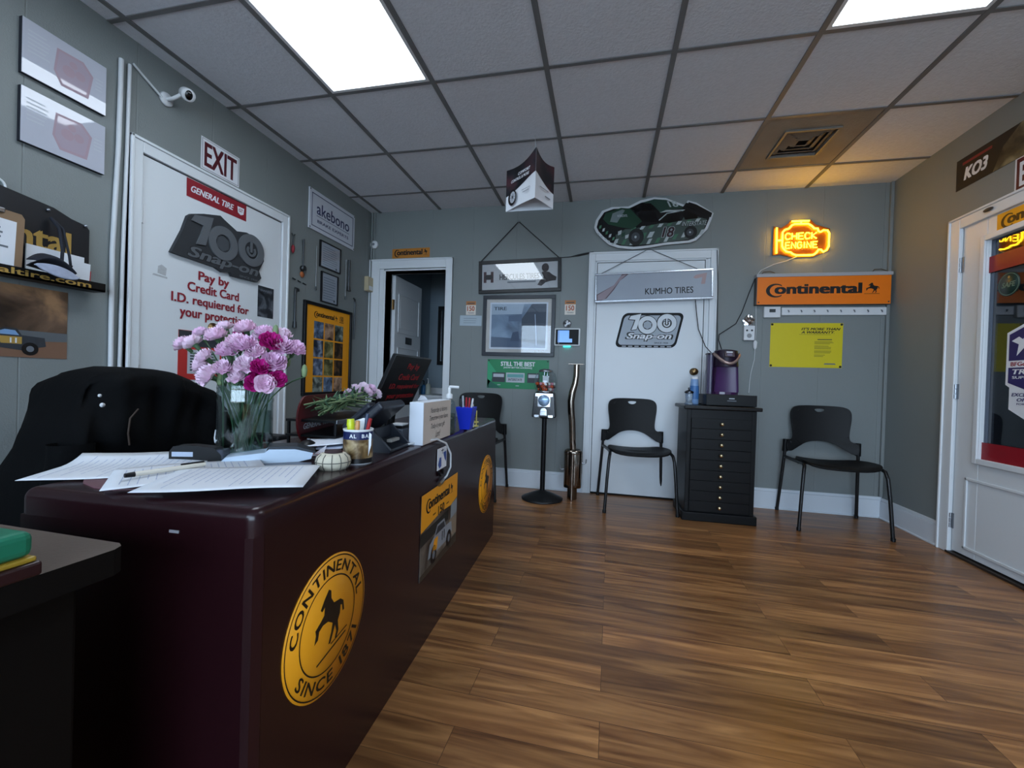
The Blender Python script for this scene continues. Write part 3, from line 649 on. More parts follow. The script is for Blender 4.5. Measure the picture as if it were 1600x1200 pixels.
b = MB(); b.tube([(0, .13, .014), (0, .05, .014), (0, -.07, .014)], [.009, .007, .006], TOOLM, 8); b.build('handle', t)
b = MB(); b.lathe([(.0, -.012), (.022, -.012), (.022, .012), (0, .012)], TOOLM, 18, Matrix.Translation((0, -.09, .016))); b.build('ratchet_head', t)
b = MB(); b.lathe([(.0, 0), (.022, 0), (.020, .006), (0, .006)], ORH, 16, Matrix.Translation((0, -.135, .006))); b.build('tag', t)
t = hung('breaker_bar', 'long bar with a bent top hung below the ratchet', 'tool', 2.715, 1.44)
b = MB(); b.tube([(.035, .128, .014), (.03, .145, .014), (.0, .148, .014), (-.002, .12, .014), (0, -.10, .014)], .008, TOOLM, 8); b.build('bar', t)
b = MB(); b.tube([(0, -.10, .014), (0, -.145, .014)], [.013, .016], TOOLM, 10); b.build('socket_end', t)
t = hung('extension_bar', 'dark straight bar hung right of the framed certificates', 'tool', 3.375, 1.845)
b = MB(); b.tube([(0, .135, .012), (0, -.10, .012)], .010, TOOLM, 8); b.build('bar', t)
b = MB(); b.tube([(0, -.10, .012), (0, -.14, .014)], [.014, .019], TOOLM, 10); b.build('socket_end', t)
t = hung('hook_bar', 'thin hooked bar hung right of the yellow framed poster', 'tool', 3.475, 1.47)
b = MB(); b.tube([(-.02, .185, .012), (.0, .18, .012), (.006, .15, .012), (.0, -.185, .012)], .007, TOOLM, 8); b.build('bar', t)
for k, y in enumerate((2.945, 3.335)):
    t = hung('thin_rod', ['thin pale rod hung left of the framed certificates', 'thin pale rod hung between certificates and straight bar'][k], 'tool', y, 1.80)
    b = MB(); b.tube([(0, .17, .008), (0, -.15, .008)], .003, STEEL, 6); b.build('rod', t)
    b = MB(); b.tube([(0, -.15, .008), (0, -.175, .008)], .006, TOOLM, 8); b.build('tip', t)
t = hung('small_pick_set', 'row of tiny tools under the ratchet by the left door', 'tool', 2.76, 1.645)
for k in range(3):
    b = MB(); b.tube([(-.07 + k * .055, .01 - k * .006, .008), (-.04 + k * .055, .006 - k * .006, .008)], .005, TOOLM, 6); b.build('pick', t)
# corner: round alarm, two beige boxes
t = thing('round_sensor', 'small white round sensor in the left back corner', 'sensor', M=on_back(-2.225, 2.228))
b = MB(); b.lathe([(.0, 0), (.040, 0), (.040, .014), (.03, .022), (0, .024)], PLWHITE, 28); b.build('sensor_body', t)
b = MB(); b.lathe([(.013, .024), (.013, .026), (0, .027)], MGREY, 16); b.build('sensor_eye', t)
t = thing('alarm_box', 'beige wall box beside the open doorway', 'wall box', M=on_left(YB - .058, 1.83))
b = MB(); b.box(-.045, .045, -.065, .072, .001, .045, mat('beige plastic', '#b9ac8e', .5)); b.build('box_body', t, .005)
b = MB(); b.box(-.03, .03, -.055, -.015, .045, .050, PLWHITE); b.build('cover_plate', t, .002)

# ---- back wall
t = thing('brand_sticker', 'small orange tire brand sticker above the open doorway', 'sticker', M=on_back(-1.842, 2.137, 0, math.radians(.6)))
sheet(.385, .090, mat('dull orange sticker', '#b9782a', .5), .0006).build('sticker_sheet', t)
b = MB(); conti(b, 0, 0, .34, Z1, BLACK, 1.2); b.build('lettering', t)
# Hercules sign on a cord
t = thing('hanging_tire_sign', 'black framed white sign with a crouching dark figure hung on a cord', 'sign', M=on_back(-.778, 1.892, .004, math.radians(1.2)))
b = MB(); b.frame(0, 0, .752, .295, .030, 0, .024, WOODBK); b.build('frame', t, .002)
b = MB(); b.rect(0, 0, .70, .24, .008, mat('sign white', '#b6b9bd', .4)); b.build('sign_panel', t)
b = MB(); b.text('HERCULES TIRES', .0, -.003, .365, .052, .0090, BLACK, 0, .035); b.rect(.02, -.052, .26, .012, .0088, MGREY)
MARO = mat('maroon emblem', '#3d1a20', .5)
b.rect(-.318, 0, .026, .10, .0090, MARO); b.rect(-.252, 0, .026, .10, .0090, MARO); b.disc(-.285, 0, .042, .0094, BLACK, 6, .026)
b.build('lettering', t)
b = MB(); FIG = mat('dark silhouette', '#1d0f14', .5)
b.flat([(.165, -.085), (.185, -.05), (.22, -.02), (.215, .0), (.20, .02), (.21, .03), (.235, .03), (.27, .025), (.30, .0), (.335, -.02), (.33, -.05), (.28, -.055), (.24, -.065), (.20, -.095)], .0092, FIG); b.disc(.235, .066, .032, .0092, FIG, 24, .038); b.build('figure_print', t)
b = MB(); b.rect(0, 0, .71, .25, .0140, glass_mat('sign glass', (.98, .98, .98), .0, 1.9)); b.build('glass_pane', t)
b = MB(); hk = (-.009, .488); b.tube([(-.36, .14, .02), (hk[0], hk[1], .012), (.36, .14, .02)], .0045, CORD_B, 6); b.build('hanging_cord', t)
b = MB(); b.ball((hk[0], hk[1], .010), .010, STEEL, 8); b.build('hook', t)
# framed truck picture
t = thing('framed_picture', 'black framed picture of a delivery truck under the hanging sign', 'picture', M=on_back(-.774, 1.447, .002))
b = MB(); b.frame(0, 0, .66, .545, .032, 0, .024, mat('slate frame', '#1b222c', .35)); b.build('frame', t, .002)
b = MB(); b.rect(0, 0, .60, .485, .006, mat('cream mat board', '#c9bfb4', .7)); b.frame(0, 0, .53, .42, .014, .006, .0072, PAPER); b.build('mat_board', t)
b = MB(); PX = .0076
b.rect(0, 0, .50, .39, .0068, photo_mat('#4d5c70', '#6f8297', '#8da1b5', 5))
b.flat([(-.25, .10), (.03, .105), (.05, .195), (-.25, .195)], PX, mat('pale sky print', '#aab6c2', .4)); b.flat([(.03, .06), (.12, .195), (.25, .195), (.25, -.17), (.03, -.14)], PX, mat('dark truck side', '#2c3646', .4))
b.flat([(-.09, .09), (.03, .1), (.03, .04), (-.09, .04)], PX + .0003, mat('truck grey', '#53637a', .4)); b.flat([(-.25, -.195), (.25, -.195), (.25, -.13), (-.25, -.10)], PX, mat('ground print', '#46566d', .4))
b.flat([(-.07, -.14), (-.05, -.06), (.0, -.05), (.02, -.14)], PX + .0003, mat('person print', '#33425a', .4)); b.stroke([(.15, .10), (.17, -.17)], .006, PX + .0006, mat('white stripe', '#b4c3d4', .4)); b.text('TIRE', -.17, .155, .12, .03, PX + .0004, DGREY, 0, .02)
b.build('picture_print', t)
b = MB(); b.box(-.30, .30, -.243, .243, .0145, .016, GLZ); b.build('glass_pane', t)
# green poster
t = thing('battery_poster', 'green STILL THE BEST poster behind the gumball machine', 'poster', M=on_back(-.768, 1.012))
sheet(.565, .264, GREENINK).build('poster_sheet', t)
b = MB(); b.text('STILL THE BEST', .0, .092, .315, .040, Z1, PAPER, 0, .04); b.text('[NOW BETTER LOOKING]', .0, .056, .26, .018, Z1, PAPER, 0, .03)
b.flat([(-.28, .12), (-.20, .02), (-.28, -.12)], Z1, mat('light green print', '#2f9d6d', .45)); b.flat([(-.28, -.13), (-.15, -.13), (-.28, -.05)], Z1, mat('teal print', '#0d5f4c', .45))
for x0, x1, m in ((-.235, -.115, DGREY), (.09, .20, DGREY), (-.105, .065, LGREY)):
    b.flat([(x0, -.075), (x1, -.075), (x1, .012), (x0, .012)], Z2, m); b.flat([(x0 + .01, -.03), (x1 - .01, -.03), (x1 - .01, .0), (x0 + .01, .0)], Z3, mat('teal label', '#5e9d9c', .45) if m is LGREY else LGREY)
b.text('INTERSTATE', -.02, -.05, .13, .022, Z3, DGREY, .2, .03); b.rect(0, -.105, .03, .006, Z2, LGREY); b.rect(-.17, -.10, .03, .006, Z2, LGREY); b.build('print', t)
for x in (-.27, .27):
    for y in (-.12, .12):
        b = MB(); b.lathe([(.007, .0018), (.006, .004), (0, .005)], DGREY, 10, Matrix.Translation((x, y, 0))); b.build('pin', t)
# two "150 years" stickers
for k, x in enumerate((-1.226, -.316)):
    t = thing('anniversary_sticker', ['white and orange 150 YEARS sticker left of the framed truck picture', 'white and orange 150 YEARS sticker right of the framed truck picture'][k], 'sticker', M=on_back(x, 1.610), group='anniversary stickers on the back wall')
    sheet(.094, .126, mat('cream sticker', '#d7cfc4', .5), .0006).build('sticker_sheet', t)
    b = MB(); b.rect(0, .045, .094, .036, Z1, mat('orange brown band', '#b0713c', .5)); b.rect(0, .043, .07, .008, Z2, DGREY); b.text('150', 0, -.005, .072, .046, Z1, mat('rust print', '#a8502c', .5), 0, .03); b.text('YEARS', 0, -.045, .06, .013, Z1, MGREY, 0, .02); b.build('print', t)
t = thing('paper_note', 'white paper note taped left of the framed truck picture', 'note', M=on_back(-1.225, 1.494, 0, math.radians(-1)))
sheet(.21, .094, mat('note paper', '#aab8c2', .7)).build('note_sheet', t)
b = MB(); lines(b, -.07, .06, -.03, .03, 3, Z1, MGREY, .15); b.build('print', t)
# smart display
t = thing('smart_display', 'white framed smart display glowing cyan below on the back wall', 'smart display', M=on_back(-.333, 1.349))
b = MB(); b.box(-.113, .113, -.078, .078, .001, .022, PLWHITE); b.build('display_body', t, .012, 3)
b = MB(); b.rect(0, 0, .200, .132, .0226, mat('screen black', '#06080c', .45, spec=.2)); b.rect(-.018, .005, .125, .105, .0230, mat('screen blue', '#5b8fd8', .2, emit=('#5b8fd8', .55))); b.rect(.055, .022, .075, .075, .0233, mat('screen black', '#06080c')); b.rect(-.072, 0, .006, .12, .0233, mat('screen grey', '#8d99ad', .3)); b.build('screen', t)
b = MB(); b.box(-.03, .03, -.086, -.079, .008, .016, mat('cyan light', '#27d6c8', .4, emit=('#22e0cf', 5.0))); b.build('status_light', t)
t = thing('round_sticker', 'small round silver sticker above the smart display', 'sticker', M=on_back(-.338, 1.467))
b = MB(); b.lathe([(.0, 0), (.037, 0), (.036, .0025), (0, .003)], STEEL, 30); b.build('sticker_sheet', t)
b = MB()
for k in range(5): a = PI / 2 + k * 2 * PI / 5; b.flat([(.008 * cos(a - .6), .008 * sin(a - .6)), (.030 * cos(a - .3), .030 * sin(a - .3)), (.030 * cos(a + .3), .030 * sin(a + .3)), (.008 * cos(a + .6), .008 * sin(a + .6))], .0036, BLACK if k % 2 else PAPER)
b.build('print', t)
b = MB(); b.tube([(-.41, YB - .016, 2.045), (-.33, YB - .012, 2.050), (-.26, YB - .012, 2.062), (-.19, YB - .012, 2.075), (-.13, YB - .012, 2.088)], [.003, .003, .008, .008, .003], CORD_B, 6); tag(b.build('black_cable'), 'short black cable between the hanging sign and second doorway', 'cable')
# race car cut-out
CAR = [(-0.131, 2.289), (-0.117, 2.352), (-0.069, 2.427), (0.012, 2.455), (0.148, 2.453), (0.245, 2.498), (0.353, 2.517), (0.448, 2.505), (0.544, 2.462), (0.594, 2.441), (0.619, 2.476), (0.684, 2.454), (0.818, 2.361), (0.803, 2.307), (0.777, 2.235), (0.738, 2.194), (0.694, 2.147), (0.648, 2.13), (0.461, 2.119), (0.318, 2.099), (0.197, 2.09), (0.073, 2.107), (-0.003, 2.136), (-0.067, 2.196), (-0.113, 2.249)]
CX, CY = .345, 2.30
t = thing('race_car_cutout', 'large cut-out of a green and black race car number 18', 'sign', M=on_back(CX, CY))
b = MB(); b.prism([(x - CX, y - CY) for x, y in CAR], .024, .034, mat('cutout white', '#c8ccd0', .4)); b.build('cutout_board', t)
Q = lambda pts: [(x - CX, y - CY) for x, y in pts]
GRN = mat('race green', '#123a28', .3); GRL = mat('race light green', '#3c6b50', .35); CARB = mat('race black', '#0a0d10', .25); SIL = mat('race silver', '#aab3b5', .3)
b = MB(); z = .0346; cen = (CX, 2.295)
b.flat(Q([((x - cen[0]) * .955 + cen[0], (y - cen[1]) * .90 + cen[1]) for x, y in CAR]), z, CARB)
b.flat(Q([(.051, 2.217), (.13, 2.264), (.191, 2.261), (.408, 2.299), (.572, 2.306), (.605, 2.366), (.770, 2.314), (.75, 2.236), (.693, 2.171), (.578, 2.151), (.341, 2.129), (.135, 2.122), (.053, 2.146)]), z + .0005, mat('race body grey green', '#3b4a45', .3))
b.flat(Q([(-.036, 2.406), (.087, 2.444), (.161, 2.434), (.263, 2.321), (.191, 2.261), (.092, 2.279), (-.014, 2.309), (-.06, 2.356)]), z + .001, GRN)
b.flat(Q([(.02, 2.40), (.10, 2.43), (.12, 2.42), (.06, 2.32), (.0, 2.33)]), z + .0012, mat('hood grey', '#6d7a7c', .3))
b.flat(Q([(.263, 2.478), (.353, 2.501), (.449, 2.489), (.557, 2.437), (.587, 2.41), (.499, 2.409), (.405, 2.389), (.343, 2.455)]), z + .001, mat('roof dark green', '#1d3b31', .3))
b.flat(Q([(.18, 2.433), (.258, 2.473), (.33, 2.468), (.401, 2.308), (.299, 2.313), (.268, 2.327)]), z + .0014, mat('windscreen black', '#05070a', .12))
b.flat(Q([(.413, 2.308), (.453, 2.355), (.524, 2.37), (.564, 2.375), (.561, 2.313), (.479, 2.296)]), z + .0014, mat('windscreen black', '#05070a'))
b.flat(Q([(.585, 2.36), (.61, 2.39), (.69, 2.355), (.70, 2.325), (.60, 2.318)]), z + .0014, mat('windscreen black', '#05070a'))
b.flat(Q([(.609, 2.428), (.626, 2.461), (.684, 2.438), (.807, 2.362), (.797, 2.326), (.721, 2.372)]), z + .0016, CARB)
b.flat(Q([(.40, 2.385), (.45, 2.405), (.60, 2.40), (.58, 2.388), (.46, 2.39)]), z + .0018, SIL)
b.stroke(Q([(.40, 2.325), (.46, 2.378), (.57, 2.392)]), .008, z + .0018, SIL)
for k in range(6):
    x, y = -.085 + k * .028, 2.30 - k * .022 - .004 * k; b.flat(Q([(x, y), (x + .018, y + .006), (x + .012, y - .022), (x - .006, y - .026)]), z + .0018, SIL if k % 2 else GRL)
for k in range(11):
    x, y = .03 + k * .068, 2.165 - .012 * sin(k * .6) + (k > 6) * .012 * (k - 6); b.flat(Q([(x, y - .028), (x + .026, y - .026), (x + .048, y + .018), (x + .02, y + .014)]), z + .0010, SIL if k % 2 == 0 else GRL)
for k in range(7):
    x, y = .245 + k * .06, 2.205 + .006 * k
    if not (1 < k < 6): b.flat(Q([(x, y - .03), (x + .04, y - .026), (x + .062, y + .022), (x + .024, y + .018)]), z + .0008, SIL if k % 2 else GRL)
for k in range(4): b.flat(Q([(.07 + k * .03, 2.245 - k * .018), (.10 + k * .03, 2.255 - k * .018), (.095 + k * .03, 2.222 - k * .016), (.07 + k * .03, 2.212 - k * .016)]), z + .0009, SIL if k % 2 == 0 else GRN)
for k in range(8):
    x, y = .17 + k * .072, 2.245 + .007 * k; b.flat(Q([(x, y), (x + .03, y + .002), (x + .05, y + .03), (x + .018, y + .028)]), z + .0009, GRL if k % 2 == 0 else SIL)
for cx, cy, rx, ry in ((.219, 2.192, .062, .072), (.648, 2.213, .050, .052)):
    b.disc(cx - CX, cy - CY, rx, z + .0022, mat('tyre black', '#040506', .6), 32, ry); b.disc(cx - CX - .005, cy - CY, rx * .55, z + .0026, DGREY, 24, ry * .55); b.disc(cx - CX - .005, cy - CY, rx * .15, z + .0030, SIL, 12, ry * .15)
for k in range(5): x, y = -.10 + k * .03, 2.24 - k * .022; b.flat(Q([(x, y), (x + .016, y - .008), (x + .012, y - .022), (x - .002, y - .014)]), z + .0018, SIL)
b.text('18', .472 - CX, 2.222 - CY, .105, .090, z + .0028, SIL, .25, .06); b.text('18', .472 - CX, 2.222 - CY, .10, .084, z + .0034, mat('number maroon', '#2a0d16', .3), .25, .03)
b.text('INTERSTATE', .672 - CX, 2.282 - CY, .195, .040, z + .0034, BLACK, .3, .03); b.text('INTERSTATE', .674 - CX, 2.284 - CY, .192, .036, z + .0038, SIL, .3, .0)
b.text('18', .50 - CX, 2.452 - CY, .09, .05, z + .0026, SIL, -.4, .02); b.text('INTERSTATE', .10 - CX, 2.375 - CY, .085, .020, z + .0026, LGREY, -.5, .01, None)
b.build('car_print', t)
# Kumho sign hung over the closed door
t = thing('hanging_tire_sign', 'silver framed tire light box hung before the closed white door', 'sign', M=on_back(.360, 1.772, .026, math.radians(1.5)))
b = MB(); b.frame(0, 0, .935, .245, .016, 0, .050, mat('polished aluminium', '#b9bec4', .25, 1.0)); b.box(-.46, .46, -.115, .115, .004, .02, PLWHITE); b.build('sign_frame', t, .003)
b = MB(); zz = .0404
b.box(-.452, .452, -.107, .107, .030, .040, mat('silver face', '#98a0ac', .35)); b.build('sign_panel', t)
b = MB(); b.flat([(-.452, -.055), (-.31, .02), (-.245, .107), (-.19, .107), (-.26, .055), (-.31, -.02), (-.37, -.09), (-.41, -.105), (-.452, -.107)], zz, mat('swoosh dark', '#5d4a52', .4)); b.flat([(-.445, -.06), (-.31, .02), (-.255, .095), (-.21, .105), (-.27, .045), (-.33, -.03), (-.39, -.10), (-.445, -.10)], zz + .0004, mat('swoosh rose', '#8f7f86', .4)); b.build('swoosh_print', t)
b = MB(); b.text('KUMHO TIRES', .13, -.043, .375, .052, zz, BLACK, 0, .015); b.flat([(.315, .055), (.335, .075), (.42, .09), (.405, .0), (.375, .0), (.385, .055), (.335, .045)], zz, mat('faded rose logo', '#a58c8c', .4)); b.build('lettering', t)
b = MB(); b.tube([(-.43, .12, .02), (-.03, .318, .002), (-.02, .318, .002), (.40, .105, .02)], .003, mat('grey cord', '#5a5e64', .5), 6); b.build('hanging_cord', t)
# chrome plate
t = thing('chrome_sign', 'chrome edged 100 years tool shop plate on the closed door', 'sign', M=on_back(.350, 1.412, .008))
def para(w_, h_, sl, r, n=5):
    P = []
    for cx, cy, a0 in ((w_ / 2 - r, h_ / 2 - r, 0), (-w_ / 2 + r, h_ / 2 - r, 90), (-w_ / 2 + r, -h_ / 2 + r, 180), (w_ / 2 - r, -h_ / 2 + r, 270)):
        for k in range(n + 1):
            a = math.radians(a0 + 90 * k / n); x, y = cx + r * cos(a), cy + r * sin(a); P.append((x + y * sl, y))
    return P
b = MB(); b.prism(para(.515, .315, .22, .05), .001, .005, mat('plate white edge', '#d5dae0', .3)); b.flat(para(.492, .292, .22, .045), .0054, mat('plate black', '#08090b', .5, spec=.2)); b.flat(para(.455, .250, .22, .035), .0058, mat('plate silver', '#9aa3ae', .4)); b.build('plate', t)
b = MB(); [hundred(b, .0060, .0062 + .00005 * k, BLACK, BLACK, .76, -.01 + .0065 * cos(k * PI / 4) - .002, .035 + .0065 * sin(k * PI / 4)) for k in range(8)]; b.build('numeral_outline', t)  # black outline printed round the silver numerals
b = MB(); hundred(b, .0068, .0080, mat('numeral silver', '#d3d9df', .45), mat('plate silver', '#a6afb9'), .76, -.01, .035); b.build('raised_numerals', t)
b = MB(); b.text('Snap-on', .0, -.055, .388, .080, .0082, BLACK, .25, .085); b.text('Snap-on', .0, -.055, .36, .063, .0088, PAPER, .25, .025); b.text('SINCE 1920', .10, -.105, .11, .012, .0064, BLACK, 0, .02)
for k in range(8): b.rect(-.20 + k * .052, -.136, .034, .007, .0062, LGREY)
b.build('lettering', t)
# neon sign
NEON = mat('yellow neon tube', '#ffd23a', .4, emit=((1.0, .50, .012), 16.0))
t = thing('neon_sign', 'glowing yellow CHECK ENGINE neon sign shaped like an engine', 'neon sign', M=on_back(1.463, 2.125))
N_ = lambda pts: [(x - 1.463, y - 2.125, .030) for x, y in pts]
b = MB(); b.prism([(-.195, -.115), (-.195, .115), (-.14, .10), (-.09, .135), (-.08, .155), (.065, .155), (.10, .115), (.2, .08), (.2, -.09), (.12, -.12), (.09, -.135), (-.06, -.135), (-.14, -.11)], .008, .014, mat('amber backing', '#6a3f10', .25)); b.build('backing_board', t)
b = MB(); r = .0062
body = [(1.338, 2.055), (1.328, 2.075), (1.328, 2.185), (1.345, 2.205), (1.372, 2.212), (1.392, 2.238), (1.41, 2.246), (1.505, 2.244), (1.53, 2.225), (1.548, 2.205), (1.572, 2.203), (1.577, 2.182), (1.592, 2.176), (1.612, 2.190), (1.638, 2.186), (1.650, 2.165), (1.650, 2.065), (1.638, 2.035), (1.615, 2.022), (1.598, 2.040), (1.582, 2.042), (1.572, 2.022), (1.555, 2.005), (1.535, 2.000), (1.43, 2.002), (1.405, 2.012), (1.39, 2.026), (1.36, 2.032)]
b.tube(N_(body), r, NEON, 8, close=True); b.tube(N_([(1.285, 2.222), (1.290, 2.022)]), r, NEON, 8); b.tube(N_([(1.287, 2.122), (1.328, 2.122)]), r, NEON, 8); b.tube(N_([(1.39, 2.268), (1.512, 2.266)]), r, NEON, 8); b.tube(N_([(1.455, 2.266), (1.455, 2.248)]), r, NEON, 8)
b.build('outline_tube', t)
GL = {'C': [[(1, .85), (.7, 1), (.25, 1), (0, .75), (0, .25), (.25, 0), (.7, 0), (1, .15)]], 'H': [[(0, 0), (0, 1)], [(1, 0), (1, 1)], [(0, .5), (1, .5)]], 'E': [[(1, 1), (0, 1), (0, 0), (1, 0)], [(0, .5), (.85, .5)]], 'K': [[(0, 0), (0, 1)], [(1, 1), (.05, .5), (1, 0)]], 'N': [[(0, 0), (0, 1), (1, 0), (1, 1)]], 'G': [[(1, .85), (.7, 1), (.25, 1), (0, .75), (0, .25), (.25, 0), (.7, 0), (1, .2), (1, .5), (.6, .5)]], 'I': [[(.5, 0), (.5, 1)]]}
b = MB()
for wd, x0, y0, cw in (('CHECK', 1.350, 2.128, .033), ('ENGINE', 1.352, 2.058, .029)):
    for ch in wd:
        cwid = cw if ch != 'I' else cw * .4
        for st in GL[ch]: b.tube(N_([(x0 + p[0] * cwid, y0 + p[1] * .046) for p in st]), .0042, NEON, 6)
        x0 += cwid + .0125
b.build('letter_tubes', t)
for x, y in ((-.17, .0), (.17, .0), (0, .12), (0, -.12)):
    b = MB(); b.cyl((x, y, 0), (x, y, .008), .006, .006, STEEL, 10); b.build('standoff', t)
o = MB().tube([(1.44, YB - .012, 1.995), (1.37, YB - .010, 1.965), (1.28, YB - .010, 1.94), (1.19, YB - .010, 1.895), (1.165, YB - .012, 1.862)], .003, CORD_W, 6).build('power_cord', t); o.matrix_parent_inverse = t.matrix_world.inverted()
# Continental light box
t = thing('brand_light_box', 'wide orange tire light box sign under the glowing neon sign', 'sign', M=on_back(1.605, 1.730))
b = MB(); b.box(-.458, .458, -.118, .118, .001, .055, mat('light box case', '#5e5a56', .5)); b.build('sign_case', t, .002)
b = MB(); b.box(-.452, .452, -.116, .100, .055, .058, SIGNOR); b.build('sign_panel', t)
b = MB(); conti(b, -.005, -.008, .77, .0586, BLACK, .80); b.build('lettering', t)
b = MB(); b.box(-.462, .462, .098, .124, .0, .064, mat('grey cap rail', '#a9aaae', .45)); b.build('top_rail', t, .002)
for x in (-.44, .44):
    b = MB(); b.disc(x, -.10, .006, .0586, DGREY, 12); b.build('screw', t)
for x in (-.40, .36):
    b = MB(); b.tube([(x - .02, .122, .03), (x, .15, .02), (x + .05, .155, .012), (x + .085, .142, .01)], .0035, mat('brown cord', '#5d554c', .6), 6); b.build('cord_loop', t)
t = thing('key_strip', 'long white hook strip fixed under the orange light box', 'strip', M=on_back(1.702, 1.566))
b = MB(); b.box(-.355, .355, -.030, .030, .001, .018, PLWHITE); b.build('strip_board', t, .003)
for k in range(8):
    b = MB(); b.tube([(-.31 + k * .09, .008, .018), (-.31 + k * .09, .004, .028), (-.306 + k * .09, -.008, .026)], .004, MGREY, 6); b.build('hook', t)
t = thing('thermostat', 'white thermostat left of the white hook strip', 'thermostat', M=on_back(1.277, 1.560))
b = MB(); b.box(-.060, .060, -.044, .042, .001, .028, PLWHITE); b.build('thermostat_body', t, .005)
b = MB(); b.rect(.0, .010, .044, .026, .0284, mat('lcd grey', '#3c4244', .2)); b.build('display', t)
# yellow warranty poster (its cartoon figure is left off)
t = thing('warranty_poster', 'yellow IT\'S MORE THAN A WARRANTY poster under the thermostat', 'poster', M=on_back(1.530, 1.302))
YEL = mat('yellow print', '#d3c31a', .45, vary=(4, .03))
sheet(.505, .348, YEL).build('poster_sheet', t)
b = MB(); b.text("IT'S MORE THAN", .10, .128, .27, .020, Z1, BLACK, .3, .035); b.text('A WARRANTY.', .08, .102, .23, .020, Z1, BLACK, .3, .035); b.rect(.06, .084, .22, .003, Z1, mat('olive print', '#8f861f', .6)); b.build('heading', t); b = MB()
OL = mat('olive print', '#8f861f')
b.rect(.13, .046, .10, .006, Z1, DGREY); lines(b, .06, .195, .008, .034, 3, Z1, OL, .5); lines(b, .06, .19, -.030, .0, 3, Z1, OL, .5); lines(b, .06, .18, -.062, -.038, 3, Z1, OL, .5); lines(b, .06, .14, -.09, -.07, 2, Z1, OL, .5)
b.flat([(.128, -.148), (.212, -.148), (.205, -.138), (.135, -.138)], Z1, MGREY)
b.build('fine_print', t)
for x in (-.242, .242):
    for y in (-.163, .163):
        b = MB(); b.lathe([(.009, .0018), (.008, .005), (0, .006)], BLACK, 12, Matrix.Translation((x, y, 0))); b.build('pin', t)
# outlet with plugs
t = thing('wall_outlet', 'white wall outlet box left of the yellow poster', 'outlet', M=on_back(1.113, 1.392))
b = MB(); b.box(-.040, .040, -.058, .058, .001, .040, PLWHITE); b.build('outlet_box', t, .004)
b = MB(); b.disc(.0, -.022, .018, .0404, mat('outlet grey', '#8e9094', .5), 20); b.disc(-.018, .02, .008, .0404, DGREY, 12); b.disc(.018, .02, .008, .0404, DGREY, 12); b.build('sockets', t)
t = thing('foil_ornament', 'crumpled silver foil ornament above the wall outlet', 'ornament', M=on_back(1.112, 1.492, .022))
b = MB(); random.seed(5)
vs = []
b.grid(lambda u, v: ((.035 + .012 * sin(7 * u * 2 * PI + 9 * v)) * cos(2 * PI * u) * sin(PI * v) * 1.0, (.042 + .01 * sin(5 * u * 2 * PI + 11 * v)) * -cos(PI * v), (.020 + .008 * sin(11 * u + 17 * v)) * sin(2 * PI * u) * sin(PI * v)), 18, 10, CHROME, False, True); b.build('foil', t)
t = thing('plug_cord', 'white plug and cord hanging from the outlet behind the coffee maker', 'cord', M=on_back(1.165, 1.30))
b = MB(); b.tube([(0, .035, .014), (0, .02, .014), (0, -.02, .014), (0, -.035, .014)], [.008, .016, .014, .006], PLWHITE, 12); b.build('plug', t)
b = MB(); b.tube([(0, -.035, .014), (-.002, -.12, .012), (-.022, -.22, .012), (-.03, -.30, .012), (-.034, -.385, .015)], .003, CORD_W, 6); b.tube([(0, .035, .014), (.006, .12, .008), (.0, .25, .008), (-.004, .42, .008), (-.006, .53, .01)], .0025, CORD_W, 6); b.build('cord', t)
b = MB(); b.tube([(1.148, YB - .016, 1.83), (1.11, YB - .012, 1.72), (1.06, YB - .012, 1.56), (1.02, YB - .012, 1.47), (.945, YB - .014, 1.415), (.895, YB - .02, 1.38), (.885, YB - .05, 1.33), (.90, YB - .09, 1.255)], .0035, CORD_B, 6); tag(b.build('light_box_cord'), 'black cord drooping from the orange light box to the coffee maker', 'cord')
b = MB(); b.tube([(.855, YB - .034, 2.06), (.868, YB - .03, 1.8), (.876, YB - .03, 1.5), (.885, YB - .03, 1.25), (.905, YB - .06, 1.0)], .003, CORD_B, 6); tag(b.build('door_frame_cord'), 'thin black cord running down the closed door frame', 'cord')
b = MB(); b.tube([(.70, YB - .05, 1.655), (.715, YB - .035, 1.55), (.735, YB - .03, 1.42), (.79, YB - .04, 1.28), (.83, YB - .12, 1.21)], .0035, CORD_B, 6); tag(b.build('sign_power_cord'), 'black cord from the silver light box down to the coffee maker', 'cord')

# ---- right wall and entrance door stickers
t = thing('tire_banner', 'long dark tire banner with white letters above the entrance door', 'banner', M=on_right(2.52, 2.292))
b = MB(); b.box(-.615, .615, -.092, .092, .001, .004, mat('banner dark', '#17110f', .4)); b.build('banner_sheet', t)
b = MB(); b.text('KO3', -.475, -.012, .165, .075, .0046, PAPER, .25, .05); b.rect(-.47, .055, .20, .016, .0046, mat('banner red', '#7c1f22', .4)); b.flat([(-.36, -.092), (.615, -.092), (.615, .092), (-.20, .092), (-.30, .02)], .0044, photo_mat('#15120c', '#4c4531', '#8e8464', 8)); b.build('print', t)
t = thing('exit_sign', 'maroon EXIT sign partly out of frame over the entrance door', 'exit sign', M=on_right(2.622, 2.110))
sheet(.255, .190, PAPER).build('sign_panel', t)
b = MB(); b.rect(0, 0, .235, .170, Z1, mat('exit maroon', '#521320')); b.text('EXIT', 0, 0, .20, .125, Z2, PAPER, 0, .03); b.build('lettering', t)
t = thing('brand_sticker', 'orange tire brand sticker on the top rail of the entrance door', 'sticker', M=on_right(2.575, 1.890, .0065))
sheet(.52, .105, mat('amber sticker', '#e8a01e', .45), .0006).build('sticker_sheet', t)
b = MB(); conti(b, 0, 0, .47, Z1, mat('brown black print', '#3a240c', .5), .9); b.build('lettering', t)
GX_ = -.014
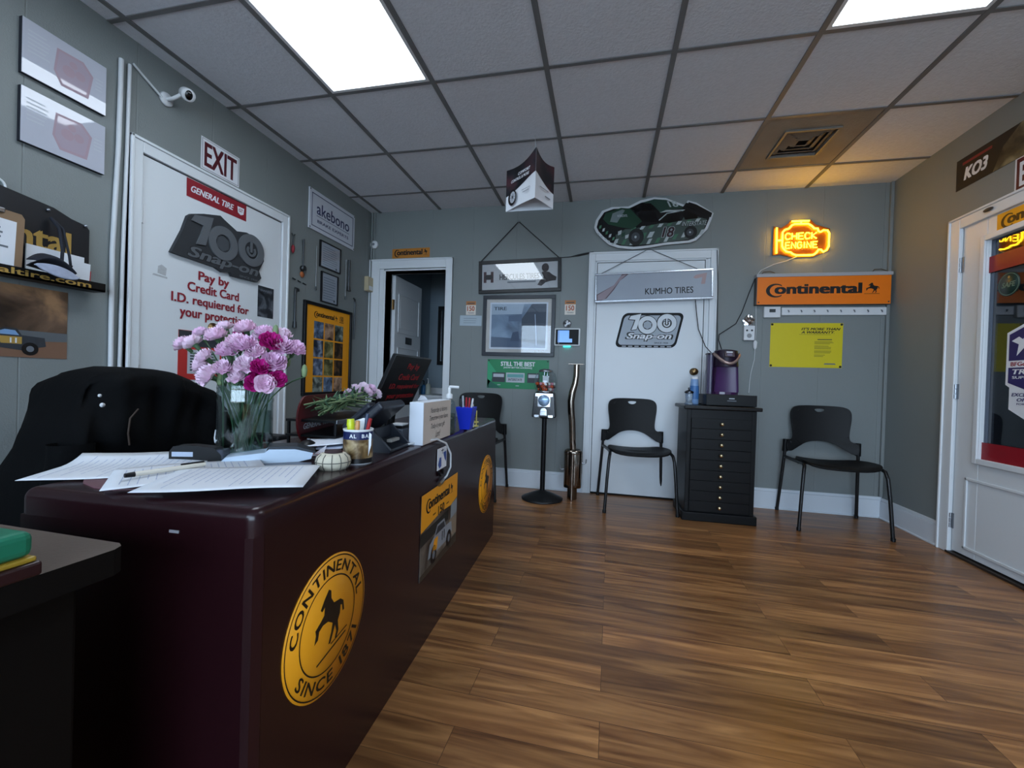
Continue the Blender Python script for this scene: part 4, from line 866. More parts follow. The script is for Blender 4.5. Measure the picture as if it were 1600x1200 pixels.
t = thing('round_sticker', 'round dark green sticker on the entrance door glass', 'sticker', M=on_right(2.778, 1.553, GX_))
b = MB(); b.lathe([(0, 0), (.064, 0), (.064, .0012), (0, .0012)], mat('sticker dark green', '#14302a', .4), 40); b.build('sticker_sheet', t)
b = MB(); b.text('SAFE', 0, -.002, .08, .028, .0018, mat('sage print', '#5f7a6b', .5), .2, .03); b.ring(0, 0, .056, .059, .0018, mat('sage print', '#5f7a6b')); b.disc(0, .038, .007, .0018, GOLD, 12); b.build('print', t)
t = thing('tire_badge', 'white and purple shield-shaped tire badge on the door glass', 'badge', M=on_right(2.655, 1.075, GX_))
b = MB(); b.prism([(-.118, .215), (0, .265), (.118, .215), (.118, -.06), (.095, -.075), (.095, -.19), (0, -.24), (-.095, -.19), (-.095, -.075), (-.118, -.06)], .0, .0014, PAPER); b.build('badge_sheet', t)
b = MB(); PUR = mat('purple print', '#2a2160', .45)
b.flat([(-.104, .205), (0, .247), (.104, .205), (.104, -.05), (0, -.088), (-.104, -.05)], .0020, PUR); b.rect(0, .048, .208, .036, .0026, PAPER); b.text('BFGoodrich', 0, .048, .18, .022, .0032, REDINK, 0, .03); b.text('TRAIL', 0, .008, .16, .026, .0026, PAPER, .2, .03); b.text('SUPPORT', 0, -.022, .16, .014, .0026, PAPER, 0, .02); b.text('EXCLUSIVE', .0, -.112, .16, .018, .0020, PUR, .2, .03); b.text('OFFER', .0, -.138, .10, .018, .0020, PUR, .2, .03); b.text('FOR YOU', 0, -.160, .10, .010, .0020, PUR, 0, .02)
b.flat([(-.09, .17), (-.05, .19), (-.03, .175), (0, .2), (.03, .175), (.06, .19), (.09, .17), (.05, .15), (.06, .09), (.02, .13), (-.02, .13), (-.06, .09), (-.05, .15)], .0026, PAPER); b.build('print', t)
t = thing('window_notice', 'pale blue notice behind the entrance door glass', 'notice', M=on_right(2.60, 1.56, -.10))
b = MB(); b.box(-.16, .16, -.085, .085, 0, .002, mat('pale notice', '#8fa6cf', .6)); b.build('notice_sheet', t)
b = MB(); b.frame(0, 0, .24, .12, .004, .002, .003, LGREY); b.build('print', t)
tag(MB().lathe([(.0, 0), (.020, 0), (.018, .004), (0, .005)], mat('dark oval plate', '#3b3632', .4), 20, on_right(2.86, 1.985, .032), sx=1.6, sy=.5).build('frame_sensor'), 'small dark oval plate on the entrance door frame', 'plate')

# ---- brochure hung from the ceiling
t = thing('hanging_brochure', 'three-sided tire brochure hanging by a thread from the ceiling', 'brochure', (-.49, 2.64, 2.055))
BROD = photo_mat('#0b0d12', '#1b1d25', '#4a2c33', 9)
A_, B_, C_ = Vector((-.178, .06, 0)), Vector((.046, -.13, 0)), Vector((.132, .06, 0))
def side(a, c, nm, flip):
    b = MB(); hgt = .268
    def f(u, v):
        p = a.lerp(c, u); n = (c - a).normalized().cross(Vector((0, 0, 1))); bow = .012 * sin(PI * u)
        top = hgt + (.035 * (u if not flip else 1 - u) ** 2) - .012 * sin(PI * u)
        return p + n * (-bow if not flip else -bow) + Vector((0, 0, .012 * sin(PI * u) + v * (top - .012 * sin(PI * u))))
    b.grid(f, 10, 12, PAPER)
    split = lambda u: .44 - .10 * cos(PI * (u if not flip else 1 - u) + .4)
    def g(u, v):
        s0 = split(u); p = f(u, s0 + (1 - s0) * v); n = (c - a).normalized().cross(Vector((0, 0, 1))); return p + n * .0012
    b.grid(g, 10, 8, BROD)
    if nm == 'left_panel':
        n = (c - a).normalized(); nn = n.cross(Vector((0, 0, 1)))
        M = fr(n, (0, 0, 1), nn, a.lerp(c, .5) + nn * .004)
        b.text('COMFORT', .04, .20, .12, .018, 0, PAPER, .2, .03, M); b.text('CONTROL & MORE', .0, .172, .18, .018, 0, PAPER, .2, .03, M)
        b.disc(-.075, .07, .042, .001, BLACK, 28, .050, M); b.disc(-.07, .07, .028, .0016, LGREY, 24, .036, M); b.disc(-.07, .07, .008, .002, DGREY, 12, .01, M)
        for k in range(10): a_ = 2 * PI * k / 10; b.stroke([(-.07 + .008 * cos(a_), .07 + .01 * sin(a_)), (-.07 + .026 * cos(a_), .07 + .033 * sin(a_))], .003, .002, MGREY, M)
        lines(b, .02, .11, .06, .10, 3, .0, GREYLINE) if False else None
        b.rect(.06, .085, .08, .004, .0, GREYLINE, M); b.rect(.06, .07, .06, .004, .0, GREYLINE, M)
    else:
        n = (c - a).normalized(); nn = n.cross(Vector((0, 0, 1))); M = fr(n, (0, 0, 1), nn, a.lerp(c, .5) + nn * .004)
        b.rect(-.01, .085, .10, .006, 0, GREYLINE, M); b.rect(.03, .045, .06, .008, 0, MGREY, M)
    b.build(nm, t)
side(A_, B_, 'left_panel', False); side(B_, C_, 'right_panel', True)
b = MB(); b.grid(lambda u, v: A_.lerp(C_, u) + Vector((0, -.004 * sin(PI * u), v * .262)), 8, 4, PAPER); b.build('back_panel', t)
b = MB(); b.tube([(.03, -.02, .27), (0.0, 0.06, .483)], .0012, CORD_W, 5); b.tube([(.046, -.13, .30), (.03, -.02, .27), (0, .06, .262)], .0012, CORD_W, 5); b.build('thread', t)
# ================================================================== furniture
SEATB = mat('chair black plastic', '#08090b', .5, bump=(400, .15), spec=.3); LEGB = mat('chair black tube', '#101114', .35)
def plate(outline, holes, thick, bend, m, name, parent, step=.03):
    """a shaped sheet with holes, cut into strips and bent by bend(x, y, z)"""
    bm = bmesh.new(); edges = []
    for loop in [outline] + holes:
        vs = [bm.verts.new((x, y, 0)) for x, y in loop]
        edges += [bm.edges.new((vs[i], vs[(i + 1) % len(vs)])) for i in range(len(vs))]
    bmesh.ops.triangle_fill(bm, use_beauty=True, use_dissolve=False, edges=edges)
    xs = [p[0] for p in outline]; ys = [p[1] for p in outline]
    for ax, lo, hi in ((0, min(xs), max(xs)), (1, min(ys), max(ys))):
        q = lo + step
        while q < hi - .002:
            co = [0, 0, 0]; co[ax] = q; no = [0, 0, 0]; no[ax] = 1
            bmesh.ops.bisect_plane(bm, geom=bm.verts[:] + bm.edges[:] + bm.faces[:], plane_co=co, plane_no=no); q += step
    bmesh.ops.recalc_face_normals(bm, faces=bm.faces[:])
    for v in bm.verts: v.co = Vector(bend(v.co.x, v.co.y))
    for f in bm.faces: f.smooth = True
    me = bpy.data.meshes.new(name); bm.to_mesh(me); bm.free(); me.materials.append(m)
    o = bpy.data.objects.new(name, me); COL.objects.link(o); o.parent = parent
    q = o.modifiers.new('thickness', 'SOLIDIFY'); q.thickness = thick; q.offset = 0
    q = o.modifiers.new('bevel', 'BEVEL'); q.width = thick * .3; q.segments = 2; q.limit_method = 'ANGLE'; q.angle_limit = math.radians(50)
    return o
def smooth_loop(P, n=4):
    """rounded version of a closed polygon (Chaikin)"""
    for _ in range(n):
        Q_ = []
        for i in range(len(P)):
            a, c = P[i], P[(i + 1) % len(P)]
            Q_ += [(a[0] * .75 + c[0] * .25, a[1] * .75 + c[1] * .25), (a[0] * .25 + c[0] * .75, a[1] * .25 + c[1] * .75)]
        P = Q_
    return P
def make_chair(loc, rz, lab):
    t = thing('stacking_chair', lab, 'chair', loc, rz, 'black stacking chairs along the back wall')
    # backrest: outline in (x, height)
    half = [(0, .835), (.10, .835), (.165, .828), (.197, .80), (.200, .74), (.188, .66), (.182, .60), (.192, .570), (.236, .562), (.236, .492), (.205, .478), (.165, .505), (.09, .556), (0, .570)]
    out = half + [(-x, y) for x, y in half[::-1][1:-1]]
    out = smooth_loop(out, 2)
    slot = smooth_loop([(-.036, .812), (.036, .812), (.032, .796), (.015, .786), (-.015, .786), (-.032, .796)], 2)
    def bend(x, z): return (x, .225 + .10 * (z - .5) - .55 * x * x * (1.2 if z > .56 else 1.4) + .012 * sin((z - .5) * 8), z)
    plate(out, [slot], .010, bend, SEATB, 'backrest', t, .028)
    so = smooth_loop([(-.165, .17), (.165, .17), (.225, .02), (.235, -.17), (.16, -.235), (-.16, -.235), (-.235, -.17), (-.225, .02)], 2)
    def sb(x, y): return (x, y, .452 - .022 * (1 - (x / .235) ** 2) * (1 - max(0, (-y - .05) / .19) ** 2) + (.0 if y > -.17 else -.25 * (y + .17) * (y + .17) * 10 * .4 * -1 * -1) + .012 * (abs(x) / .235) ** 3 - .018 * max(0, (-y - .17) / .065))
    plate(so, [], .012, sb, SEATB, 'seat', t, .03)
    for s in (-1, 1):
        b = MB(); b.tube([(s * .262, -.232, 0), (s * .247, -.215, .25), (s * .236, -.203, .39), (s * .228, -.185, .432), (s * .222, -.14, .443), (s * .222, .0, .436), (s * .228, .16, .432), (s * .237, .205, .434)], .0115, LEGB, 10); b.lathe([(.013, 0), (.014, .02), (0, .022)], PLBLACK, 12, c=(s * .262, -.232, 0)); b.build('leg', t)
        b = MB(); b.tube([(s * .262, .265, 0), (s * .250, .238, .22), (s * .240, .215, .42), (s * .236, .210, .50), (s * .236, .206, .56)], .0115, LEGB, 10); b.lathe([(.013, 0), (.014, .02), (0, .022)], PLBLACK, 12, c=(s * .262, .265, 0)); b.build('leg', t)
        b = MB(); b.tube([(s * .236, .212, .475), (s * .236, .209, .568)], [.019, .017], SEATB, 12); b.build('back_bracket', t)
    b = MB(); b.tube([(-.222, -.03, .430), (.222, -.03, .430)], .010, LEGB, 8); b.tube([(-.226, .12, .428), (.226, .12, .428)], .010, LEGB, 8); b.build('seat_rail', t)
    return t
ch = make_chair((.262, 3.462, 0), math.radians(6.5), 'black stacking chair in front of the closed white door')
copy_thing(ch, loc=(1.598, 3.425, 0), rz=math.radians(-5), label='black stacking chair in the right back corner beside the drawer cabinet')
copy_thing(ch, loc=(-1.078, 3.425, 0), rz=math.radians(2), label='black stacking chair half hidden behind the far end of the desk')
# black chest of nine drawers
CABB = mat('black lacquer', '#030406', .42, vary=(4, .1), spec=.3); KNOB = mat('small brass knob', '#d8c7a0', .15, 1.0)
t = thing('drawer_cabinet', 'tall black cabinet of nine shallow drawers holding the coffee maker', 'cabinet', (.808, 3.385, 0), math.radians(1.3))
b = MB(); b.box(-.226, .226, -.155, .165, .06, .792, CABB); b.box(-.228, -.200, -.160, .165, .06, .792, CABB); b.box(.200, .228, -.160, .165, .06, .792, CABB); b.build('carcass', t, .003)
b = MB(); b.box(-.245, .245, -.178, .175, 0, .062, CABB); b.build('plinth', t, .005)
b = MB(); b.box(-.255, .255, -.188, .175, .792, .818, mat('cabinet top dark brown', '#0e0b0a', .35, spec=.3)); b.build('cabinet_top', t, .006)
for k in range(9):
    z = .105 + k * .0735
    b = MB(); b.box(-.198, .198, -.166, -.150, z - .0362, z + .0362, CABB); dr = b.build('drawer', t, .002)
    b = MB(); b.lathe([(.006, 0), (.006, .010), (.012, .015), (.0135, .021), (.010, .027), (0, .029)], KNOB, 14, fr((1, 0, 0), (0, 0, 1), (0, -1, 0), (0, -.166, z))); b.build('knob', dr)
# pod drawer under the coffee maker
t = thing('pod_drawer', 'low black coffee pod drawer under the purple coffee maker', 'drawer box', (.885, 3.405, .818), 0)
b = MB(); b.box(-.165, .160, -.13, .15, .006, .080, PLBLACK); b.box(-.168, .164, -.138, -.130, .004, .083, mat('pod drawer face', '#08090b', .4, spec=.3)); b.build('drawer_body', t, .003)
b = MB(); M = fr((1, 0, 0), (0, 0, 1), (0, -1, 0), (0, -.1385, .0))
b.rect(.0, .056, .036, .007, .0004, LGREY, M); b.rect(.0, .040, .06, .006, .0004, MGREY, M); b.build('faint_print', t)
for x in (-.15, .145):
    for y in (-.12, .135):
        b = MB(); b.cyl((x, y, 0), (x, y, .008), .012, .012, PLBLACK, 10); b.build('foot', t)
# purple single-cup coffee maker
PURP = mat('purple plastic', '#3a1742', .25, coat=.5); PURD = mat('dark purple plastic', '#1c0c24', .28); ROSE = mat('rose metal trim', '#a88f88', .3, .5)
t = thing('coffee_maker', 'dark purple single-cup coffee maker on the pod drawer', 'coffee maker', (.865, 3.415, .901), math.radians(2))
b = MB(); b.prism(smooth_loop([(-.075, -.07), (.098, -.07), (.103, .10), (-.085, .10)], 2), .0, .018, PURP); b.build('drip_tray', t, .003)
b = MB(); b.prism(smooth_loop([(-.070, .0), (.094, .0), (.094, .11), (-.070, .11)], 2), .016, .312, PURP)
b.grid(lambda u, v: (.012 + .084 * cos(PI * u) * (1 - .12 * v), -.01 - .020 * (1 - sin(PI * u)), .018 + .20 * v), 14, 8, mat('lit purple panel', '#432453', .3)); b.build('brewer_back', t, .004)  # lighter purple paints in the light falling on the inner panel
b = MB(); b.grid(lambda u, v: (.012 + .088 * cos(2 * PI * u) * (1 - .1 * v), .015 + .095 * sin(2 * PI * u) * (1 - .15 * v), .205 + .118 * v), 32, 6, PURD, True, True); b.lathe([(.086, .205), (0, .207)], PURD, 32, c=(.012, .015, 0), sy=1.05); b.lathe([(.079, .323), (.05, .332), (0, .334)], PURD, 32, c=(.012, .015, 0), sy=1.02); b.build('brew_head', t)
b = MB(); b.tube([(.012 + .089 * cos(a), .012 + .098 * sin(a), .30 - .075 * sin(-a) ** 2) for a in [PI * 1.06 + PI * .88 * k / 16 for k in range(17)]], .009, ROSE, 8, flat=1.4); b.build('handle_trim', t)
b = MB(); M = fr((1, 0, 0), (0, .35, .937), (0, -.937, .35), (.012, -.072, .292)); b.box(-.032, .032, -.020, .024, 0, .006, mat('maroon panel', '#2e0f22', .3), M); b.rect(0, .016, .042, .009, .0066, PAPER, M); b.rect(0, -.004, .034, .018, .0066, mat('display violet', '#5c5470', .3), M); b.build('control_panel', t)
b = MB(); b.prism(smooth_loop([(-.115, .0), (-.074, -.01), (-.074, .10), (-.115, .09)], 2), .0, .295, mat('tinted tank', '#6d6580', .12, trans=.75, ior=1.3)); b.build('water_tank', t, .004)
b = MB(); b.prism(smooth_loop([(-.118, -.002), (-.073, -.012), (-.073, .102), (-.118, .092)], 2), .295, .306, PURD); b.build('tank_lid', t, .003)
# bottles on the cabinet
t = thing('creamer_bottle', 'pale blue bottle with white cap on the black drawer cabinet', 'bottle', (.668, 3.445, .818))
b = MB(); b.lathe([(.0, 0), (.030, 0), (.034, .006), (.034, .09), (.030, .15), (.027, .190), (.0, .192)], mat('sky blue plastic', '#7f9fc9', .35), 24); b.build('bottle_body', t)
b = MB(); b.lathe([(.0345, .04), (.0345, .10), (.0315, .14)], mat('blue label', '#3f6fa8', .4), 24, cap0=False, cap1=False); b.build('label_band', t)
b = MB(); b.lathe([(.028, .190), (.028, .208), (.0, .210)], PLWHITE, 20); b.build('cap', t)
t = thing('glass_jar', 'small clear jar with a silver lid in front of blue bottle', 'jar', (.618, 3.372, .818))
b = MB(); b.lathe([(.0, 0), (.030, 0), (.030, .008), (.022, .02), (.025, .05), (.027, .075), (.024, .085)], mat('cut glass', '#b8c6d4', .08, trans=.7, ior=1.45), 20, cap1=False); b.build('jar_body', t)
b = MB(); b.lathe([(.031, .083), (.034, .090), (.030, .098), (.016, .104), (.006, .108), (.009, .122), (.0, .128)], mat('dark chrome', '#5b5f66', .15, 1.0), 20); b.build('lid', t)
# gumball machine on its stand
t = thing('gumball_machine', 'gumball vending machine on a black pole stand by the back wall', 'vending machine', (-.468, 3.42, 0), math.radians(2))
b = MB(); b.lathe([(.165, 0), (.168, .010), (.150, .018), (.075, .052), (.032, .066), (.024, .072), (0, .072)], mat('cast iron black', '#131417', .45, bump=(60, .2)), 36); b.build('stand_base', t)
b = MB(); b.cyl((0, 0, .06), (0, 0, .668), .020, .020, PLBLACK, 18); b.lathe([(.03, .655), (.045, .668), (0, .669)], PLBLACK, 18, cap0=False); b.build('pole', t)
b = MB(); bx = mat('machine black', '#0d1017', .2)
b.add([(x * .5 * w_, y * .5 * d_, z) for z, w_, d_ in ((.668, .190, .165), (.845, .165, .155), (.868, .150, .150)) for x, y in ((-1, -1), (1, -1), (1, 1), (-1, 1))], [(0, 3, 2, 1), (8, 9, 10, 11)] + [(k * 4 + i, k * 4 + (i + 1) % 4, k * 4 + 4 + (i + 1) % 4, k * 4 + 4 + i) for k in (0, 1) for i in range(4)], bx); b.build('machine_body', t, .006)
Mg = fr((1, 0, 0), (0, .028, .9996), (0, -.9996, .028), (0, -.0815, .668))
b = MB(); b.box(-.050, .050, .085, .178, 0, .010, CHROME, Mg); b.box(-.070, .070, .165, .192, -.004, .012, CHROME, Mg); b.box(-.075, -.035, .0, .022, .0, .012, CHROME, Mg); b.box(.035, .075, .0, .022, .0, .012, CHROME, Mg); b.build('front_plate', t, .002)
b = MB(); b.lathe([(.046, .010), (.046, .016), (.040, .020), (0, .020)], mat('coin dial blue grey', '#8fa9c4', .25, .6), 30, Mg @ Matrix.Translation((0, .135, 0))); b.stroke([(-.03, .135), (.03, .135)], .008, .0206, mat('dial grey', '#5a6b80', .3, .5), Mg); b.build('coin_dial', t)
b = MB(); b.tube([(0, .05, .0), (0, .05, .022)], [.03, .026], CHROME, 18, M=Mg); b.box(-.028, .028, .015, .05, 0, .026, CHROME, Mg); b.build('chute_door', t, .003)
b = MB(); prof = [(.070, .868), (.084, .880), (.089, .905), (.088, .985), (.076, 1.018), (.052, 1.036)]
GLB = glass_mat('globe glass', (.86, .91, .93), .03, 1.75)
b.lathe(prof, GLB, 8 * 4, cap0=False, cap1=False); b.build('globe', t)
b = MB(); b.lathe([(.055, 1.032), (.058, 1.038), (.052, 1.048), (.02, 1.056), (0, 1.057)], STEEL, 28, cap0=False); b.build('lid', t)
b = MB(); b.tube([(-.012, .0, .87), (-.012, 0, 1.03)], .004, CHROME, 8); b.tube([(.012, .0, .87), (.012, 0, 1.03)], .004, CHROME, 8); b.box(-.024, .024, -.006, -.004, .90, 1.0, PLWHITE); b.build('centre_rod', t)
b = MB(); b.lathe([(.068, .866), (.084, .872), (.070, .878)], CHROME, 28); b.build('globe_collar', t)
random.seed(11)
GB = [('orange red gumball inside the glass globe', mat('gum orange', '#d2562f', .25)), ('white gumball inside the glass globe', mat('gum white', '#e2ddd6', .25)), ('dark brown gumball inside the glass globe', mat('gum brown', '#4a2018', .25)), ('pink gumball inside the glass globe', mat('gum pink', '#d58a9a', .25))]
protos = []
for lab, m in GB:
    me = MB().ball((0, 0, 0), .0125, m, 7).build('gumball'); protos.append((lab, me))
spots = []
tries = 0
while len(spots) < 52 and tries < 20000:
    tries += 1
    a, r, z = random.uniform(0, 2 * PI), random.uniform(.026, .072), .892 + random.choice([0, .022, .044]) * 1.0
    if r > .060 and z < .9: continue
    p = Vector((-.468 + r * cos(a), 3.42 + r * sin(a), z))
    if all((p - q).length > .0235 for q in spots): spots.append(p)
used = set()
for i, p in enumerate(spots):
    k = 0 if (p.x < -.468 and random.random() < .6) else random.choice([0, 1, 1, 2, 3]); lab, pr = protos[k]
    o = pr if k not in used else pr.copy()
    if k in used: COL.objects.link(o)
    used.add(k); o.location = p; tag(o, lab, 'gumball', 'gumballs in the vending globe')
# exhaust pipe with muffler, standing by the door frame
PIPE = mat('heat tinted stainless', '#8f8479', .14, 1.0, vary=(5, .25))
t = thing('exhaust_muffler', 'polished exhaust pipe with muffler standing by the closed door frame', 'exhaust pipe', (-.232, 3.50, 0), math.radians(0))
b = MB(); b.tube([(0, 0, .38), (-.008, 0, .46), (-.016, 0, .62), (-.028, 0, .72), (-.032, 0, .80), (-.022, 0, .875), (-.002, 0, .945), (.006, 0, 1.01), (.006, 0, 1.105)], [.028, .028, .028, .030, .030, .029, .027, .026, .026], PIPE, 20); b.build('upper_pipe', t)
b = MB(); b.lathe([(.0, .392), (.030, .395), (.060, .405), (.070, .398), (.074, .385), (.073, .12), (.071, .095), (.055, .092), (.0, .090)][::-1], PIPE, 32, sy=.75); b.lathe([(.0755, .37), (.0765, .376), (.0755, .382)], PIPE, 32, sy=.75, cap0=False, cap1=False); b.build('muffler_body', t)
b = MB(); b.cyl((0, 0, 0), (0, 0, .10), .040, .040, PIPE, 24); b.build('tail_pipe', t)
b = MB(); b.box(-.062, .062, -.030, .030, 1.100, 1.108, PIPE); b.build('flange', t, .003)
b = MB(); b.tube([(.055, -.045, .0), (.0, -.072, .02), (-.005, -.075, .10), (-.004, -.068, .36), (-.002, -.05, .40)], .012, PIPE, 10) if False else b.tube([(0, -.062, .004), (0, -.064, .2), (0, -.060, .385)], .016, PIPE, 14); b.build('side_pipe', t)
for s, z0 in ((-1, .24), (1, .30)):
    b = MB(); b.tube([(s * .07, 0, z0), (s * .092, 0, z0 - .008), (s * .104, 0, z0 + .002), (s * .106, 0, z0 + .03)], .0055, STEEL, 8); b.build('hanger_hook', t)

# ---- front desk
MAH = mat('dark mahogany laminate', '#240d12', .26, vary=(3, .12))
t = thing('front_desk', 'dark mahogany reception desk with round stickers on its front', 'desk', DESK_N, DESK_A)
LEN, DEP, TOP = 1.911, .525, .72
def round_top(x0, x1, y0, y1, z0, z1, r, m, n=6):
    b = MB(); rings = [(0, z0), (0, z1 - r)] + [(r * (1 - cos(PI / 2 * k / n)), z1 - r + r * sin(PI / 2 * k / n)) for k in range(1, n + 1)]; vs = []
    for ins, z in rings:
        rr = r * 1.1 - ins * .9
        for cx, cy, a0 in ((x1 - r * 1.1, y1 - r * 1.1, 0), (x0 + r * 1.1, y1 - r * 1.1, 90), (x0 + r * 1.1, y0 + r * 1.1, 180), (x1 - r * 1.1, y0 + r * 1.1, 270)):
            for k in range(n + 1): q = math.radians(a0 + 90 * k / n); vs.append((cx + rr * cos(q), cy + rr * sin(q), z))
    N_v = 4 * (n + 1); fs = [(i * N_v + k, i * N_v + (k + 1) % N_v, (i + 1) * N_v + (k + 1) % N_v, (i + 1) * N_v + k) for i in range(len(rings) - 1) for k in range(N_v)]
    b.add(vs, fs, m, True); b.add(vs[-N_v:], [tuple(range(N_v))], m); b.add(vs[:N_v], [tuple(range(N_v))[::-1]], m); return b
round_top(-DEP, 0, -.006, LEN + .002, TOP - .05, TOP, .020, MAH).build('desk_top', t)
b = MB(); b.box(-.030, -.0005, .016, LEN - .016, 0, TOP - .050, MAH); b.build('front_panel', t)
b = MB(); b.prism([(-DEP + .006, -.0055), (-.022, -.0055), (-.008, -.002), (-.0005, .014), (-.0005, .0155), (-DEP + .006, .0155)], 0, TOP - .050, MAH); b.build('end_panel', t)
b = MB(); b.box(-DEP + .006, -.0005, LEN - .0155, LEN + .0015, 0, TOP - .050, MAH); b.build('end_panel', t)
b = MB(); b.box(-DEP + .02, -.06, LEN - .43, LEN - .03, .05, TOP - .046, MAH); pd = b.build('drawer_pedestal', t, .003)
for k in range(3):
    b = MB(); b.box(-DEP + .006, -DEP + .020, LEN - .42, LEN - .04, .06 + k * .2, .25 + k * .2, MAH); b.build('drawer', t, .003)
b = MB(); b.box(-.003, -.0015, .045, .047, .664, .690, STEEL) if False else b.box(-.175, -.155, -.0075, -.0062, .667, .672, mat('scratch', '#a9a9b0', .5)); b.build('scratch_mark', t)
def round_sticker(u, v, R, lab):
    t = thing('round_brand_sticker', lab, 'sticker', M=on_desk(u, v), group='round horse stickers on the desk front')
    b = MB(); b.lathe([(.0, .0), (R, .0), (R, .0014), (0, .0014)], ORANGE, 72); b.build('sticker_sheet', t)
    b = MB(); DK = mat('sticker dark brown', '#20150a', .5)
    b.ring(0, 0, R * .955, R * .972, .0020, DK, 72); b.ring(0, 0, R * .665, R * .685, .0020, DK, 72)
    b.arc_text('CONTINENTAL', R * .815, 90, 168, R * .165, .0020, DK); b.arc_text('SINCE 1871', R * .815, 270, 118, R * .165, .0020, DK, True)
    horse(b, -.02 * R, .10 * R, R * .80, R * .84, .0020, DK); b.stroke([(-.28 * R, -.47 * R), (.42 * R, -.36 * R)], R * .028, .0020, DK); b.stroke([(.05 * R, -.34 * R), (.46 * R, -.29 * R)], R * .02, .0020, DK)
    b.build('print', t)
round_sticker(.214, .404, .149, 'yellow orange round horse sticker on the desk front, nearest the camera')
round_sticker(1.690, .368, .160, 'yellow orange round horse sticker at the far end of the desk front')
t = thing('truck_poster', 'yellow topped race truck poster stuck on the middle of desk front', 'poster', M=on_desk(.935, .398))
sheet(.405, .300, photo_mat('#1a1815', '#4b4640', '#8c857a', 8)).build('poster_sheet', t)
b = MB(); b.flat([(-.2025, .150), (.2025, .150), (.2025, .045), (.12, .03), (.0, .038), (-.2025, .02)], Z1, ORANGE); conti(b, -.01, .098, .30, Z2, BLACK, 1.0); b.text('150', .0, .052, .07, .034, Z2, BLACK, 0, .03); b.rect(-.075, .052, .03, .006, Z2, mat('brown print', '#7a5414', .5)); b.rect(.075, .052, .03, .006, Z2, mat('brown print', '#7a5414'))
b.flat([(-.2025, .015), (.09, .02), (.09, -.02), (-.2025, -.03)], Z1, mat('tree line', '#22231f', .6)); b.flat([(.12, .03), (.2025, .04), (.2025, -.03), (.12, -.03)], Z1, mat('grey sky print', '#8d949a', .5)); b.flat([(-.2025, -.15), (.2025, -.15), (.2025, -.11), (.0, -.125), (-.2025, -.13)], Z1, mat('mud', '#40352a', .6)); b.flat([(.10, -.03), (.2025, -.02), (.2025, -.11), (.12, -.10)], Z1, mat('sand print', '#8f7f6c', .6))
b.flat([(-.13, -.10), (-.115, -.05), (-.07, -.035), (-.04, -.0), (.04, -.0), (.06, -.035), (.13, -.04), (.14, -.08), (.1, -.10)], Z2, mat('truck silver', '#9298a0', .4)); b.flat([(-.06, -.035), (-.035, -.008), (.035, -.008), (.05, -.035)], Z3, DGREY); b.flat([(-.07, -.045), (-.03, -.045), (-.04, -.09), (-.09, -.09)], Z3, ORANGE); b.text('11', .03, -.062, .03, .035, Z3, BLACK, 0, .03)
for x in (-.075, .10): b.disc(x, -.10, .030, Z3, BLACK, 24, .034); b.disc(x, -.10, .014, Z4, MGREY, 16, .016)
b.build('print', t)
t = thing('outlet_card', 'white card with blue print hung over the desk front', 'card', M=on_desk(.925, .648, .002))
sheet(.105, .082, PAPER).build('card_sheet', t)
b = MB(); b.flat([(-.045, -.02), (-.03, .005), (-.012, .005), (-.008, -.03), (-.03, -.036)], Z1, mat('royal blue print', '#35509a', .5)); b.flat([(.01, .02), (.045, .022), (.045, -.02), (.03, -.01)], Z1, mat('royal blue print', '#35509a')); b.stroke([(-.012, .030), (.012, .030)], .004, Z1, BLACK); b.stroke([(0, .034), (0, .018)], .004, Z1, BLACK); b.build('print', t)
# tilt of the near side table with a rounded top
TBL = mat('dark brown side table', '#080605', .6, spec=.2); TBT = mat('lit brown table top', '#5f5147', .55, vary=(8, .15), bump=(150, .1))  # top coloured lighter than the sides, the ceiling light put into its colour
t = thing('side_table', 'dark brown side table in the near left corner, before the desk', 'table', (-.618, .447, 0), math.radians(-1.0))
b = MB(); b.prism([(-.75, -.60), (0, -.60), (0, -.018), (-.006, -.006), (-.018, 0), (-.75, 0)], .686, .720, TBT, None, TBL); b.build('table_top', t, .006, 3)
b = MB(); b.box(-.73, -.050, -.58, -.026, 0, .686, TBL); b.build('cabinet_body', t, .004)
b = MB(); b.box(-.050, -.045, -.56, -.32, .04, .66, TBL); b.build('cabinet_door', t, .002)
t = thing('green_box', 'small green plastic box with yellow and red lower stripes on side table', 'box', (-.674, .305, .72), 0)
GRP = mat('green plastic', '#1d7a5c', .35, vary=(20, .1))
b = MB(); b.box(-.06, .050, -.075, .048, .022, .051, GRP); b.build('green_tub', t, .008, 3)
b = MB(); b.box(-.058, .052, -.074, .049, .016, .022, mat('yellow plastic', '#a8892a', .4)); b.build('yellow_layer', t, .002)
b = MB(); b.box(-.060, .056, -.076, .052, .0, .016, mat('dark red plastic', '#2c1013', .4)); b.build('red_base', t, .003)
b = MB(); b.lathe([(.007, .051), (.007, .0545), (0, .055)], mat('yellow plastic', '#a8892a'), 14, c=(-.010, .025, 0)); b.lathe([(.012, .051), (.011, .0535), (0, .054)], mat('dark green dimple', '#135443', .4), 14, c=(.022, .018, 0)); b.build('studs', t)

